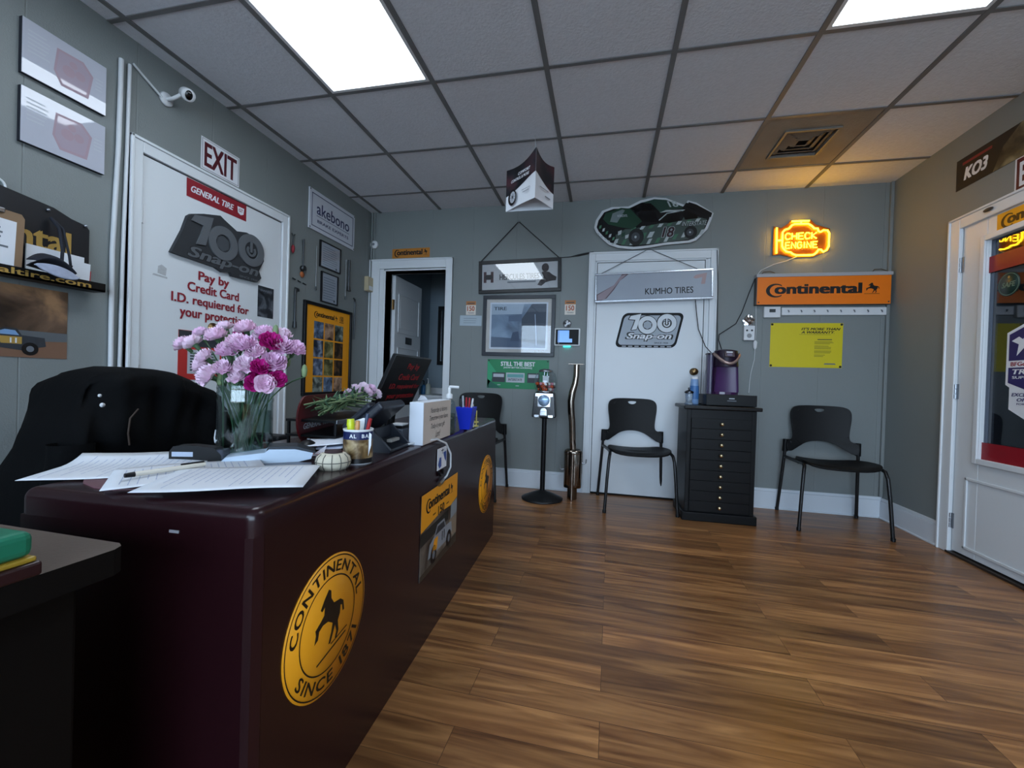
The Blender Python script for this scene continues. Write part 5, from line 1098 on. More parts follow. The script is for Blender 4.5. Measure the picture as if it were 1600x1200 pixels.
# ---- office chair behind the desk with a jacket thrown over it
t = thing('office_chair', 'black office chair behind the desk under a draped jacket', 'office chair', (-1.50, 1.30, 0), 0)
b = MB(); b.prism(smooth_loop([(-.24, -.25), (.22, -.25), (.25, 0), (.22, .25), (-.24, .25)], 2), .43, .51, mat('black upholstery', '#0d0e12', .8, bump=(150, .2))); b.build('seat', t, .02, 3)
b = MB(); b.grid(lambda u, v: (-.215 - .06 * v + .035 * (2 * u - 1) ** 2, (u - .5) * (.50 - .10 * v), .53 + .37 * v), 14, 10, mat('black upholstery', '#0d0e12')); b.build('backrest', t, solid=.06)
for s in (-1, 1):
    b = MB(); b.box(-.13, .14, s * .30 - .038, s * .30 + .038, .655, .685, PLBLACK); ar = b.build('armrest', t, .012, 3)
    b = MB(); b.tube([(.0, s * .30, .655), (.0, s * .31, .52), (-.01, s * .24, .45), (-.01, s * .15, .43)], .014, PLBLACK, 8); b.build('armrest_post', ar)
b = MB(); b.cyl((0, 0, .10), (0, 0, .43), .028, .024, PLBLACK, 16); b.build('gas_column', t)
for k in range(5):
    a = 2 * PI * k / 5 + .3
    b = MB(); b.tube([(.02 * cos(a), .02 * sin(a), .11), (.29 * cos(a), .29 * sin(a), .075)], [.026, .016], PLBLACK, 8); lg = b.build('leg', t)
    b = MB(); b.lathe([(0, -.022), (.028, -.022), (.028, .022), (0, .022)], PLBLACK, 14, Matrix.Translation((.29 * cos(a), .29 * sin(a), .028)) @ Matrix.Rotation(a, 4, 'Z') @ Matrix.Rotation(PI / 2, 4, 'X')); b.build('caster', lg)
# jacket: a draped sheet of cloth over the backrest
OUT = [(.905, .30), (.915, .45), (.935, .575), (.965, .68), (1.01, .80), (1.055, .90), (1.10, .945), (1.17, .962), (1.25, .960), (1.33, .948), (1.41, .918), (1.49, .868), (1.565, .80), (1.615, .735), (1.640, .66), (1.655, .60), (1.640, .50), (1.60, .40), (1.45, .36), (1.30, .35), (1.10, .33)]
def ring_pts(n=96):
    P = OUT; d = [0]
    for i in range(len(P)): a, c = P[i], P[(i + 1) % len(P)]; d.append(d[-1] + math.hypot(c[0] - a[0], c[1] - a[1]))
    R_ = []
    for k in range(n):
        s_ = d[-1] * k / n; i = max(j for j in range(len(P)) if d[j] <= s_); f = (s_ - d[i]) / (d[i + 1] - d[i]); a, c = P[i], P[(i + 1) % len(P)]
        R_.append((a[0] + (c[0] - a[0]) * f, a[1] + (c[1] - a[1]) * f))
    return R_
RP = ring_pts(); cy_, cz_ = 1.27, .62
LAY = [(-1.585, .02), (-1.575, .35), (-1.570, .62), (-1.575, .80), (-1.595, .92), (-1.640, .99), (-1.72, 1.0), (-1.80, 1.0), (-1.86, .97), (-1.895, .86), (-1.905, .5), (-1.905, .02)]
JK = mat('black jacket cloth', '#050608', .85, bump=(90, .25), vary=(6, .2), spec=.15)
t = thing('jacket', 'black jacket draped over the office chair at the left wall', 'jacket', (0, 0, 0))
b = MB()
def jf(u, v):
    k = min(int(v * (len(LAY) - 1)), len(LAY) - 2); f = v * (len(LAY) - 1) - k; x = LAY[k][0] + (LAY[k + 1][0] - LAY[k][0]) * f; s_ = LAY[k][1] + (LAY[k + 1][1] - LAY[k][1]) * f
    y0, z0 = RP[int(u * 96 + .5) % 96]; y = cy_ + (y0 - cy_) * s_; z = cz_ + (z0 - cz_) * s_
    fold = (.016 * sin(y * 38 + 3 * z) + .010 * sin(y * 71 - 9 * z) + .012 * sin(z * 26 + y * 7)) * min(1, s_ * 1.5)
    if s_ > .97: fold *= .15
    return (x + fold, y + .004 * sin(z * 40), z)
b.grid(jf, 96, 34, JK, True, True); b.build('jacket_body', t)
b = MB(); b.grid(lambda u, v: (-1.60 + .045 * cos(2 * PI * u) + .006 * sin(v * 14), 1.585 + .05 * sin(2 * PI * u) * (1 - .2 * v) + .03 * v, .70 - .30 * v), 20, 12, JK, True, True); b.build('sleeve', t)
b = MB(); b.grid(lambda u, v: (-1.60 + .05 * cos(2 * PI * u) + .006 * sin(v * 11), .985 + .055 * sin(2 * PI * u) - .03 * v, .72 - .34 * v), 20, 12, JK, True, True); b.build('sleeve', t)
b = MB(); b.lathe([(0, 0), (.007, 0), (.007, .004), (0, .005)], PLWHITE, 12, fr((0, 1, 0), (0, 0, 1), (1, 0, 0), (-1.556, 1.035, .838))); b.lathe([(0, 0), (.005, 0), (.005, .004), (0, .005)], PLWHITE, 12, fr((0, 1, 0), (0, 0, 1), (1, 0, 0), (-1.560, 1.03, .868))); b.build('button', t)
b = MB(); b.tube([(-1.545, 1.135, .82), (-1.545, 1.11, .79), (-1.545, 1.105, .74), (-1.545, 1.11, .70)], .003, mat('brown drawcord', '#3d3028', .7), 6); b.build('drawcord', t)

# ---- things in the small back room
t = thing('vanity_cabinet', 'white vanity cabinet seen through the open doorway', 'cabinet', (-1.98, 4.80, 0))
b = MB(); b.box(-.215, .60, -.20, .24, 0, .72, WHITE); b.build('carcass', t, .004)
b = MB(); b.box(-.218, .62, -.225, .245, .72, .755, PLWHITE); b.box(-.218, .62, .225, .245, .755, .83, PLWHITE); b.build('counter_top', t, .006)
for x0, x1, kx in ((-.20, .09, .062), (.10, .40, .128)):
    b = MB(); b.box(x0, x1, -.212, -.20, .06, .66, WHITE); b.box(x0 + .04, x1 - .04, -.216, -.211, .10, .62, WHITE); dd = b.build('door', t, .003)
    b = MB(); b.ball((kx, -.226, .57), .012, mat('dark knob', '#1c1e24', .25, .8), 8); b.build('knob', dd)
t = thing('mirror_frame', 'black framed mirror on the wall of the small back room', 'mirror', M=fr((1, 0, 0), (0, 0, 1), (0, -1, 0), (-1.82, 5.05, 1.49)))
b = MB(); b.frame(0, 0, .52, .74, .045, 0, .025, WOODBK); b.build('frame', t, .003)
b = MB(); b.rect(0, 0, .44, .66, .010, mat('mirror glass', '#8f9aa3', .08, .9)); b.build('glass_pane', t)
for k, (x, c_, lab, h_) in enumerate(((-2.10, '#2a5f86', 'blue soap bottle on the vanity counter', .13), (-2.045, '#a9ada0', 'pale soap bottle on the vanity counter', .15))):
    t = thing('soap_bottle', lab, 'bottle', (x, 4.70, .755), group='soap bottles on the vanity')
    b = MB(); b.lathe([(0, 0), (.030, 0), (.033, .01), (.030, h_ * .75), (.012, h_ * .9), (0, h_ * .9)], mat('soap ' + c_, c_, .3), 16); b.build('bottle_body', t)
    b = MB(); b.tube([(0, 0, h_ * .88), (0, 0, h_ * 1.25), (.0, -.03, h_ * 1.25)], .006, PLBLACK if k == 0 else PLWHITE, 8); b.build('pump', t)
# ================================================================== things on the desk
ZT = .72
def ondesk(name, lab, cat, x, y, rz=0.0, group=None, z=ZT): return thing(name, lab, cat, (x, y, z), rz, group)
# papers near the end
INK = mat('faint blue print', '#aab5cd', .7)
def paper(lab, x, y, rz, z, w_=.216, l_=.279, curl=.0, seed=1, rows=17):
    t = ondesk('paper_sheet', lab, 'paper', x, y, rz, 'papers on the near end of the desk', z)
    f = lambda u, v: ((u - .5) * w_, (v - .5) * l_, .0012 + curl * max(0, (1 - u) - .62) ** 2 * 6 + .0012 * sin(v * 7 + seed) + .0012)
    b = MB(); b.grid(f, 12, 12, PAPER); b.build('sheet', t, solid=.0006)
    random.seed(seed); b = MB()
    for k in range(rows):
        v = .08 + .84 * k / rows; u0 = random.uniform(.06, .2); u1 = random.uniform(.55, .94)
        for q in range(6):
            a, c = u0 + (u1 - u0) * q / 6, u0 + (u1 - u0) * (q + .9) / 6
            p = [Vector(f(a, v)), Vector(f(c, v)), Vector(f(c, v + .006)), Vector(f(a, v + .006))]; b.add([x_ + Vector((0, 0, .0008)) for x_ in p], [(0, 1, 2, 3)], INK)
    b.build('print', t)
    return t
t = ondesk('clipboard', 'rose brown folder lying under the papers and the pen', 'folder', -.965, .755, math.radians(-18), None, ZT)
b = MB(); b.prism(smooth_loop([(-.125, -.115), (.125, -.115), (.125, .115), (-.125, .115)], 2), 0, .003, mat('rose brown folder', '#6d4a50', .5)); b.build('cover', t)
paper('white form at the left edge of the desk left of the pen', -1.075, .775, math.radians(-58), ZT + .004, curl=.02, seed=2)
paper('white form lying under the pen, middle of the papers', -.895, .775, math.radians(-40), ZT + .0085, seed=5)
paper('white form nearest the desk front and closest to the camera', -.748, .752, math.radians(-62), ZT + .013, seed=9, l_=.285)
t = ondesk('pen', 'cream and black pen lying across the papers on the desk', 'pen', -.918, .742, 0, None, ZT + .0205)
M = Matrix.Rotation(math.atan2(.105, .030), 4, 'Z')
b = MB(); b.tube([(-.062, 0, 0), (.045, 0, 0), (.068, 0, 0)], [.0052, .0052, .0046], mat('ivory barrel', '#d9d2c4', .25), 12, M=M); b.build('barrel', t)
b = MB(); b.tube([(-.078, 0, 0), (-.062, 0, 0)], [.0045, .0056], PLBLACK, 12, M=M); b.tube([(.020, 0, .0068), (.066, 0, .0068)], .0018, PLBLACK, 6, M=M); b.build('clip', t)
# tape dispenser / stapler in black with a silver label
t = ondesk('tape_dispenser', 'black tape dispenser with silver label behind the papers', 'tape dispenser', -1.015, .895, math.radians(18))
b = MB(); b.prism([(-.062, 0), (.062, 0), (.062, .022), (.045, .040), (-.015, .046), (-.052, .044), (-.062, .030)], -.018, .018, PLBLACK, fr((1, 0, 0), (0, 0, 1), (0, -1, 0), (0, 0, 0))); b.build('dispenser_body', t, .005, 3)
b = MB(); b.rect(-.030, .024, .050, .012, .0186, mat('silver label', '#aab4c6', .3), fr((1, 0, 0), (0, 0, 1), (0, -1, 0), (0, 0, 0))); b.build('label_strip', t)
b = MB(); b.box(.046, .066, -.017, .017, .0, .036, mat('clear plastic', '#8a92a8', .1, trans=.8)); b.build('clear_end', t, .002)
# flowers in the vase
VX, VY = -.980, 1.000
t = ondesk('glass_vase', 'tall clear ribbed glass vase full of stems on the desk', 'vase', VX, VY)
VG = glass_mat('vase glass', (.84, .90, .91), .06, 1.75)
b = MB(); b.lathe([(0, .006), (.055, .006), (.064, .012), (.0655, .03), (.0645, .15), (.0665, .160), (.0645, .168), (.0665, .176), (.0645, .184), (.066, .192), (.0655, .200)], VG, 40, cap1=False); b.lathe([(0, 0), (.060, 0), (.067, .008), (.0685, .03), (.0675, .15), (.0695, .160), (.0675, .168), (.0695, .176), (.0675, .184), (.069, .192), (.0685, .200), (.0655, .200)], VG, 40, cap1=False); b.build('vase_glass', t)
b = MB(); b.lathe([(0, .014), (.062, .014), (.0625, .128), (0, .128)], glass_mat('vase water', (.72, .82, .77), .02, 1.2), 32); b.build('water', t)
b = MB(); b.tube([(-.06 + .0, -.036, .075), (-.052, -.047, .055), (-.035, -.060, .045), (-.030, -.062, .052)], .002, PLWHITE, 6); b.build('glass_scratch', t)
STEM = mat('flower stem green', '#3d5a3c', .55, vary=(12, .2)); LEAF = mat('leaf grey green', '#56745a', .6, vary=(10, .2)); BUD = mat('bud green', '#7c9168', .55)
PINKS = [mat('pale pink petals', '#f7d6ec', .6, vary=(30, .12)), mat('soft pink petals', '#f9dff0', .6, vary=(30, .12)), mat('lilac pink petals', '#f0c8e6', .6, vary=(30, .12))]; MAGE = mat('magenta petals', '#c01f86', .6, vary=(30, .2))
def bloom_mesh(m, R, seed):
    rnd = random.Random(seed); b = MB()
    for layer, (r, h0, h1) in enumerate(((1.0, .20, .42), (.90, .30, .66), (.74, .40, .86), (.54, .50, .98), (.32, .55, 1.02))):
        ph = rnd.uniform(0, 6); nw = 7 + layer; n = 48
        def f(u, v):
            a = 2 * PI * u; pet = .80 + .20 * abs(sin(a * 2.5 + ph)) ** .6; ruf = .11 * sin(a * nw * 1.0 + ph) + .07 * sin(a * (nw * 2 + 3) + 2 * ph)
            rr = R * r * (.12 + .88 * v ** .8) * pet; zz = R * (h0 * (1 - v) * .5 + (h0 + (h1 - h0) * v) * v + ruf * v * v * .9)
            return (rr * cos(a), rr * sin(a), zz)
        b.grid(f, n, 5, m, True, True)
    b.lathe([(.0, -R * .75), (R * .16, -R * .70), (R * .22, -R * .1), (R * .28, R * .12), (0, R * .15)], STEM, 10)
    return b
PROTO = {}
for i, m in enumerate(PINKS + [MAGE]):
    o = bloom_mesh(m, .031 if i < 3 else .028, i + 3).build('bloom'); PROTO[i] = o.data; bpy.data.objects.remove(o)
def carnation(p, base, kind, lab, group, leafy=True, scale=1.0, ctrl=None, seed=0):
    rnd = random.Random(seed); p = Vector(p); base = Vector(base)
    t = thing('carnation', lab, 'flower', p, 0, group)
    d = (p - Vector(ctrl if ctrl is not None else base)).normalized()
    bl = bpy.data.objects.new('bloom', PROTO[kind]); COL.objects.link(bl); bl.parent = t
    tilt = (d + Vector((rnd.uniform(-.1, .35), rnd.uniform(-.75, -.2), rnd.uniform(-.1, .3)))).normalized()
    bl.rotation_euler = tilt.to_track_quat('Z', 'Y').to_euler(); bl.scale = (scale * rnd.uniform(.85, 1.1),) * 3
    b = MB(); c0 = Vector(ctrl) - p if ctrl is not None else (base - p) * .5
    st = -tilt * .026 * scale; bs = base - p
    pts = [st * .6]
    for k in range(1, 9):
        f = k / 8; pts.append(st * (1 - f) ** 2 + 2 * f * (1 - f) * c0 + bs * f * f)
    b.tube(pts, .0022, STEM, 6); b.build('stem', t)
    if leafy:
        b = MB()
        for k in range(2):
            f = rnd.uniform(.15, .5); o_ = pts[min(8, int(f * 8))]; a = rnd.uniform(0, 2 * PI); L_ = rnd.uniform(.035, .06)
            tip = o_ + Vector((cos(a) * L_ * .7, sin(a) * L_ * .7, L_ * .6)); mid = (o_ + tip) / 2 + Vector((0, 0, .008)); sd = Vector((-sin(a), cos(a), 0)) * .0035
            b.add([o_ - sd * .6, o_ + sd * .6, mid + sd, mid - sd, tip], [(0, 1, 2, 3), (3, 2, 4)], LEAF, True)
        b.build('leaf', t, solid=.0005)
    return t
PALE = [(-1.179, 0.991, 1.024), (-1.135, 0.982, 1.027), (-1.196, 1.056, 1.07), (-1.03, 0.954, 1.044), (-1.075, 0.966, 0.988), (-0.966, 0.93, 1.0), (-0.98, 0.931, 0.957), (-0.954, 0.95, 0.935), (-0.917, 0.933, 1.018), (-1.034, 1.052, 1.093), (-1.13, 1.075, 1.102), (-0.976, 1.059, 1.076), (-1.001, 1.07, 1.058), (-0.918, 0.94, 0.966), (-0.858, 0.961, 0.977), (-0.862, 0.938, 0.927), (-0.923, 1.064, 1.065), (-0.827, 0.997, 1.017), (-0.897, 0.944, 1.004), (-1.09, 0.973, 0.966), (-0.847, 0.969, 1.02), (-0.939, 0.928, 1.024), (-1.057, 0.965, 0.939)]
MAG = [(-1.068, 1.063, 1.064), (-0.858, 0.947, 1.03), (-0.872, 0.931, 0.965), (-0.893, 0.956, 0.943), (-0.846, 0.959, 0.938), (-0.904, 0.949, 0.926)]
for k, p in enumerate(PALE + MAG):
    p = (p[0], p[1], p[2] - max(0, p[2] - 1.04) * .35)
    a = random.Random(k + 50).uniform(0, 2 * PI); rr = random.Random(k + 90).uniform(.005, .055)
    base = (VX + rr * cos(a), VY + rr * sin(a), ZT + .018); mg = k >= len(PALE)
    dv = Vector((p[0] - VX, p[1] - VY, 0)); dv = dv * min(1, .052 / max(dv.length, 1e-4)); ctrl = (VX + dv.x, VY + dv.y, .915)
    carnation(p, base, 3 if mg else k % 3, 'deep magenta carnation in the tall glass vase' if mg else 'pale pink carnation in the tall glass vase', 'magenta carnations in the vase' if mg else 'pale pink carnations in the vase', True, 1.0, ctrl, k)
# buds and extra green between the blooms
for k in range(12):
    rnd = random.Random(k + 300); a = rnd.uniform(0, 2 * PI); r = rnd.uniform(.03, .19); z = rnd.uniform(.93, 1.10)
    p = Vector((VX + r * cos(a) * .95 + .0, VY + r * sin(a) * .45, z)); t = thing('carnation_bud', 'closed green carnation bud among the vase flowers', 'flower bud', p, 0, 'carnation buds in the vase')
    b = MB(); b.lathe([(0, -.016), (.006, -.012), (.008, .004), (.005, .016), (0, .020)], BUD, 8); b.build('bud', t)
    b = MB(); dv = Vector((p.x - VX, p.y - VY, 0)) * .25; c0 = Vector((VX, VY, .91)) + dv - p; e0 = Vector((VX + dv.x * .3, VY + dv.y * .3, .74)) - p
    b.tube([Vector((0, 0, -.014)) * (1 - f) ** 2 + 2 * f * (1 - f) * c0 + e0 * f * f for f in [q / 7 for q in range(8)]], .002, STEM, 5); b.build('stem', t)
# card terminal
t = ondesk('card_terminal', 'pale blue white card payment terminal with dark keypad in front of vase', 'card terminal', -.875, .975, math.atan2(.13, .16))
WT = mat('terminal white', '#c3d4e6', .35); TD = mat('terminal dark', '#2b3038', .4)
b = MB(); S = fr((1, 0, 0), (0, 0, 1), (0, -1, 0), (0, 0, 0)); b.prism([(-.105, 0), (.07, .0), (.10, .006), (.105, .022), (.06, .034), (.0, .036), (-.01, .028), (-.095, .020), (-.105, .010)], -.036, .036, WT, S); b.build('terminal_body', t, .007, 3)
b = MB(); b.prism([(-.008, .0285), (.0, .0368), (.062, .0350), (.108, .0225), (.108, .016), (.112, .024), (.066, .041), (-.002, .043)], -.034, .034, TD, S); b.build('keypad_hood', t, .003)
b = MB(); b.box(-.092, -.016, -.030, .030, .024, .0285, WT, Matrix.Rotation(math.radians(-5), 4, 'Y')); b.build('paper_cover', t, .003)
tag(MB().tube([(-.775, 1.045, .724), (-.74, 1.06, .7235), (-.72, 1.03, .7235), (-.735, .985, .7235), (-.715, .96, .7235)], .0025, CORD_B, 6).build('terminal_cord'), 'black cord curling from the card terminal on the desk', 'cord')
# round stitched cushion
t = ondesk('pin_cushion', 'round cream stitched dish with brown top at the desk edge', 'dish', -.664, .950)
CR = mat('cream cloth', '#c9c1ad', .7, bump=(150, .3)); BRN = mat('brown felt', '#352226', .8)
b = MB(); b.lathe([(0, 0), (.032, 0), (.040, .010), (.042, .020), (.039, .031), (.030, .039), (.020, .041), (0, .041)], CR, 36); b.build('dish_body', t)
b = MB(); b.lathe([(.0, .0415), (.022, .0415), (.019, .046), (0, .047)], BRN, 24); b.build('felt_top', t)
b = MB(); SL = mat('grey stitching', '#5d5b55', .7)
b.tube([(.0425 * cos(a), .0425 * sin(a), .0195) for a in [2 * PI * k / 36 for k in range(36)]], .0011, SL, 5, close=True)
for k in range(12):
    a = 2 * PI * k / 12; b.tube([(r * cos(a), r * sin(a), z) for r, z in ((.034, .001), (.0405, .009), (.0425, .020), (.0395, .031), (.031, .039))], .0011, SL, 5)
b.build('stitching', t)
# printed can with pens
t = ondesk('pen_can', 'printed tin can of pens with dark blue rim on the desk', 'pen holder', -.652, 1.040, math.radians(-30))
b = MB(); b.lathe([(0, 0), (.0385, 0), (.0385, .0885), (.0405, .091), (.0385, .093), (.036, .092), (.036, .004), (0, .004)], PLWHITE, 36); b.build('can_body', t)
b = MB(); CB = mat('can dark blue', '#141f4f', .35); CBr = photo_mat('#1d150f', '#6b5331', '#b4a079', 28); CBk = mat('can black', '#0f0e10', .35)
b.lathe([(.0388, .066), (.0388, .087)], CB, 36, cap0=False, cap1=False); b.lathe([(.0388, .016), (.0388, .066)], CBr, 36, cap0=False, cap1=False); b.lathe([(.0388, .003), (.0388, .016)], CBk, 36, cap0=False, cap1=False); b.build('label_wrap', t)
b = MB()
def wraptext(b, s_, a0, da, z, h_, m, R=.0392):
    for i, chh in enumerate(s_):
        if chh == ' ': continue
        a = math.radians(a0 + da * i); b.text(chh, 0, 0, None, h_, 0, m, 0, .03, fr((-sin(a), cos(a), 0), (0, 0, 1), (cos(a), sin(a), 0), (R * cos(a), R * sin(a), z)))
wraptext(b, 'AL BAR', -55, 15, .076, .010, PAPER); b.lathe([(.0391, .009), (.0391, .0105)], LGREY, 10, cap0=False, cap1=False) if False else None; b.build('lettering', t)
PENS = [('yellow highlighter standing in the printed tin can', '#c9d62a', .010, (-.012, -.012), (-.014, -.016, .118)), ('red pen leaning right in the printed tin can', '#9c2328', .005, (.008, .0), (.040, .012, .122)), ('orange pen standing in the printed tin can', '#c9925a', .006, (.008, -.012), (.014, -.01, .115)), ('dark blue pen standing tall in the printed tin can', '#33415c', .005, (.0, .012), (.006, .022, .132)), ('brown pen leaning left in the printed tin can', '#6b4a40', .007, (-.018, .012), (-.038, .024, .112))]
for lab, c_, r_, (bx_, by_), (tx, ty, tz) in PENS:
    t = thing('pen', lab, 'pen', (-.652, 1.040, ZT), math.radians(-30), 'pens in the printed tin can')
    m_ = mat('pen ' + c_, c_, .35); b = MB(); b.tube([(bx_, by_, .006), (tx * .85 + bx_ * .15, ty * .85 + by_ * .15, tz * .85)], r_, m_, 10); b.build('barrel', t)
    b = MB(); b.tube([(tx * .85 + bx_ * .15, ty * .85 + by_ * .15, tz * .85), (tx, ty, tz)], [r_ * 1.12, r_ * .95], m_, 10); b.build('cap', t)
t = thing('paper_slip', 'white paper slips standing in the printed tin can', 'paper', (-.652, 1.040, ZT), math.radians(-10))
b = MB(); b.add([(-.026, .008, .06), (.018, .014, .06), (.024, .018, .116), (.0, .018, .120), (-.030, .012, .110)], [(0, 1, 2, 3, 4)], PAPER); b.add([(.036, -.004, .012), (.046, -.002, .05), (.045, .0, .08), (.039, -.002, .085)], [(0, 1, 2, 3)], PAPER); b.build('slip', t, solid=.0005)
# desk phone seen from behind
PHB = mat('phone slate', '#1c212b', .4)
t = ondesk('desk_phone', 'black desk phone on its tilted stand at the desk edge', 'phone', -.722, 1.268, math.radians(4))
Mp = Matrix.Translation((-.005, -.01, .098)) @ Matrix.Rotation(math.radians(-42), 4, 'Y')
b = MB(); b.box(-.078, .080, -.090, .085, -.014, .014, PHB, Mp); b.build('phone_body', t, .008, 3)
b = MB(); b.box(-.070, .050, -.086, -.038, .014, .036, PHB, Mp); b.build('handset', t, .010, 3)
b = MB(); b.box(-.06, .06, -.025, .075, .0142, .020, PLBLACK, Mp); b.build('keypad', t, .003)
b = MB()
for s in (-1, 1): b.prism([(-.05, .0), (.075, .0), (.080, .008), (.012, .075), (-.008, .068), (-.05, .012)], s * .075 - .006, s * .075 + .006, PHB, fr((1, 0, 0), (0, 0, 1), (0, -1, 0), (0, 0, 0)))
b.box(-.05, .078, -.08, .08, .0, .010, PHB); b.box(.0, .012, -.08, .08, .03, .07, PHB); b.build('stand', t, .003)
b = MB(); b.box(.045, .062, -.035, .03, .026, .036, mat('phone label', '#8f8d88', .5)); b.build('label_plate', t, .002)
# monitor with the payment notice on its back
t = ondesk('monitor', 'black monitor back with red payment notice lettering, tilted on desk', 'monitor', -.905, 1.80, math.radians(0))
lean = math.radians(25); Mm = fr((0, 1, 0), (sin(lean), 0, cos(lean)), (cos(lean), 0, -sin(lean)), (.0, .005, .205))
b = MB(); b.box(-.185, .185, -.120, .135, -.020, .0, mat('monitor black', '#08090c', .35), Mm); b.box(-.10, .10, -.08, .05, -.03, -.02, PLBLACK, Mm); b.build('monitor_panel', t, .004)
b = MB(); RD = mat('dull red lettering', '#b5282e', .5)
for s_, cy, w_, h_ in (('Pay by', .085, .12, .036), ('Credit Card', .035, .20, .030), ('I.D. requiered for', -.015, .29, .032), ('your protection', -.065, .26, .032)): b.text(s_, .02, cy, w_, h_, .0008, RD, 0, .014, Mm)
b.build('lettering', t)
b = MB(); b.box(-.12, .06, -.10, .10, 0, .012, PLBLACK); b.tube([(-.06, 0, .01), (-.055, 0, .06), (-.05, 0, .10)], .018, PLBLACK, 10); b.build('monitor_stand', t, .003)
# tray with the bundle of cut flowers
t = ondesk('document_tray', 'dark desk tray with a silver front edge holding cut flowers', 'tray', -.945, 1.435, math.radians(2))
b = MB(); b.box(-.10, .085, -.21, .16, .078, .086, PLBLACK); b.box(-.10, .085, -.21, .16, .028, .036, PLBLACK)
for x in (-.095, .078):
    for y in (-.20, .15): b.box(x - .004, x + .004, y - .004, y + .004, 0, .08, PLBLACK)
b.build('tray_frame', t, .001)
b = MB(); b.box(.085, .089, -.21, .16, .076, .088, STEEL); b.build('silver_edge', t, .001)
LAID = [(-0.927, 1.44, 0.900), (-0.937, 1.517, 0.906), (-0.925, 1.553, 0.902), (-0.956, 1.60, 0.880), (-0.932, 1.605, 0.878), (-0.953, 1.448, 0.880), (-0.924, 1.519, 0.885)]
for k, p in enumerate(LAID):
    rnd = random.Random(k + 700); base = (-.945 + rnd.uniform(-.05, .05), 1.235 + rnd.uniform(-.01, .07), .822 + rnd.uniform(0, .028)); c = ((p[0] + base[0]) / 2, (p[1] + base[1]) / 2, max(p[2] - .02, .85))
    carnation(p, base, k % 3, 'pale pink carnation lying in the bundle on the dark tray', 'cut carnations on the tray', True, .72, c, k + 31)
for k in range(34):
    rnd = random.Random(k + 900); p0 = Vector((-.945 + rnd.uniform(-.055, .06), 1.225 + rnd.uniform(0, .10), .814 + rnd.uniform(0, .05))); p1 = Vector((-.945 + rnd.uniform(-.055, .055), 1.43 + rnd.uniform(-.04, .14), .818 + rnd.uniform(.0, .075)))
    t = thing('cut_stem', 'green leafy flower stem in the bundle on the dark tray', 'flower stem', p0, 0, 'loose stems on the tray'); d = p1 - p0
    b = MB(); b.tube([Vector((0, 0, 0)), d * .5 + Vector((0, 0, .012)), d], .0026, BUD if k % 3 else STEM, 6); b.build('stem', t)
    b = MB(); sd = Vector((.005, 0, 0)); m0 = d * rnd.uniform(.25, .6); tip = m0 + Vector((rnd.uniform(-.03, .04), -.03 + rnd.uniform(-.02, .06), .03 + rnd.uniform(-.012, .02))); b.add([m0 - sd * .5, m0 + sd * .5, (m0 + tip) / 2 + sd, (m0 + tip) / 2 - sd, tip], [(0, 1, 2, 3), (3, 2, 4)], LEAF if k % 2 else mat('leaf light', '#7f9a6e', .6), True); b.build('leaf', t, solid=.0005)
# red tire brand cap behind the tray
t = ondesk('red_sign', 'dark red round-ended tire sign behind the cut flowers', 'sign', -1.015, 1.365, math.radians(14))
Mr = fr((0, 1, 0), (0, 0, 1), (1, 0, 0), (0, 0, .085)); MRD = mat('sign dark red', '#5a1117', .4)
o_ = [(-.105 + .065 * cos(a), .065 * 1.2 * sin(a)) for a in [math.radians(90 + 180 * k / 16) for k in range(17)]] + [(.15, -.078), (.15, .078)]
b = MB(); b.prism(o_, -.006, .0, MRD, Mr); b.box(-.02, .02, -.10, .12, 0, .012, MRD); b.build('sign_board', t, .002)
b = MB(); b.text('GENERAL TIRE', -.02, -.025, .22, .020, .0008, PAPER, .25, .03, Mr); b.build('lettering', t)
# mouse and loose papers behind the can
t = ondesk('computer_mouse', 'black computer mouse beside the loose papers on desk', 'mouse', -.885, 1.135, math.radians(30))
b = MB(); b.grid(lambda u, v: (.030 * cos(2 * PI * u) * cos(v * PI / 2), .050 * sin(2 * PI * u) * cos(v * PI / 2), .003 + .032 * sin(v * PI / 2)), 24, 8, PLBLACK, True, True); b.lathe([(0, 0), (.030, 0), (.030, .004)], PLBLACK, 24, sy=1.66, cap1=False); b.build('mouse_body', t)
b = MB(); b.cyl((-.004, .025, .030), (.004, .025, .030), .006, .006, MGREY, 10); b.build('scroll_wheel', t)
for k, (x, y, rz, z, c_, lab) in enumerate(((-.845, 1.215, 10, .728, '#c3cfe0', 'pale blue folder of papers lying behind the tin can'), (-.86, 1.185, 35, .742, '#dfe4ee', 'white sheet on top of the pale blue folder'), (-.80, 1.12, -20, .7215, '#a82f35', 'red leaflet lying behind the round cream dish'))):
    t = ondesk('loose_paper', lab, 'paper', x, y, math.radians(rz), 'loose papers behind the tin can', z)
    b = MB(); b.grid(lambda u, v: ((u - .5) * (.11 if k < 2 else .07), (v - .5) * (.16 if k < 2 else .10), .001 + .006 * u * u), 8, 8, mat('loose sheet ' + c_, c_, .65)); b.build('sheet', t, solid=.0008 if k else .005)
t = ondesk('phone_stand', 'small dark gadget stand under the pale blue folder', 'stand', -.845, 1.205, math.radians(10)); b = MB(); b.box(-.045, .045, -.06, .06, 0, .0055, PLBLACK); b.build('stand_base', t, .002)
t = ondesk('torn_paper', 'white triangular torn paper corner standing behind the terminal', 'paper', -.80, 1.075, math.radians(45)); b = MB(); b.add([(-.022, 0, .002), (.012, 0, .0), (.022, .006, .030)], [(0, 1, 2)], PAPER); b.build('sheet', t, solid=.0006)
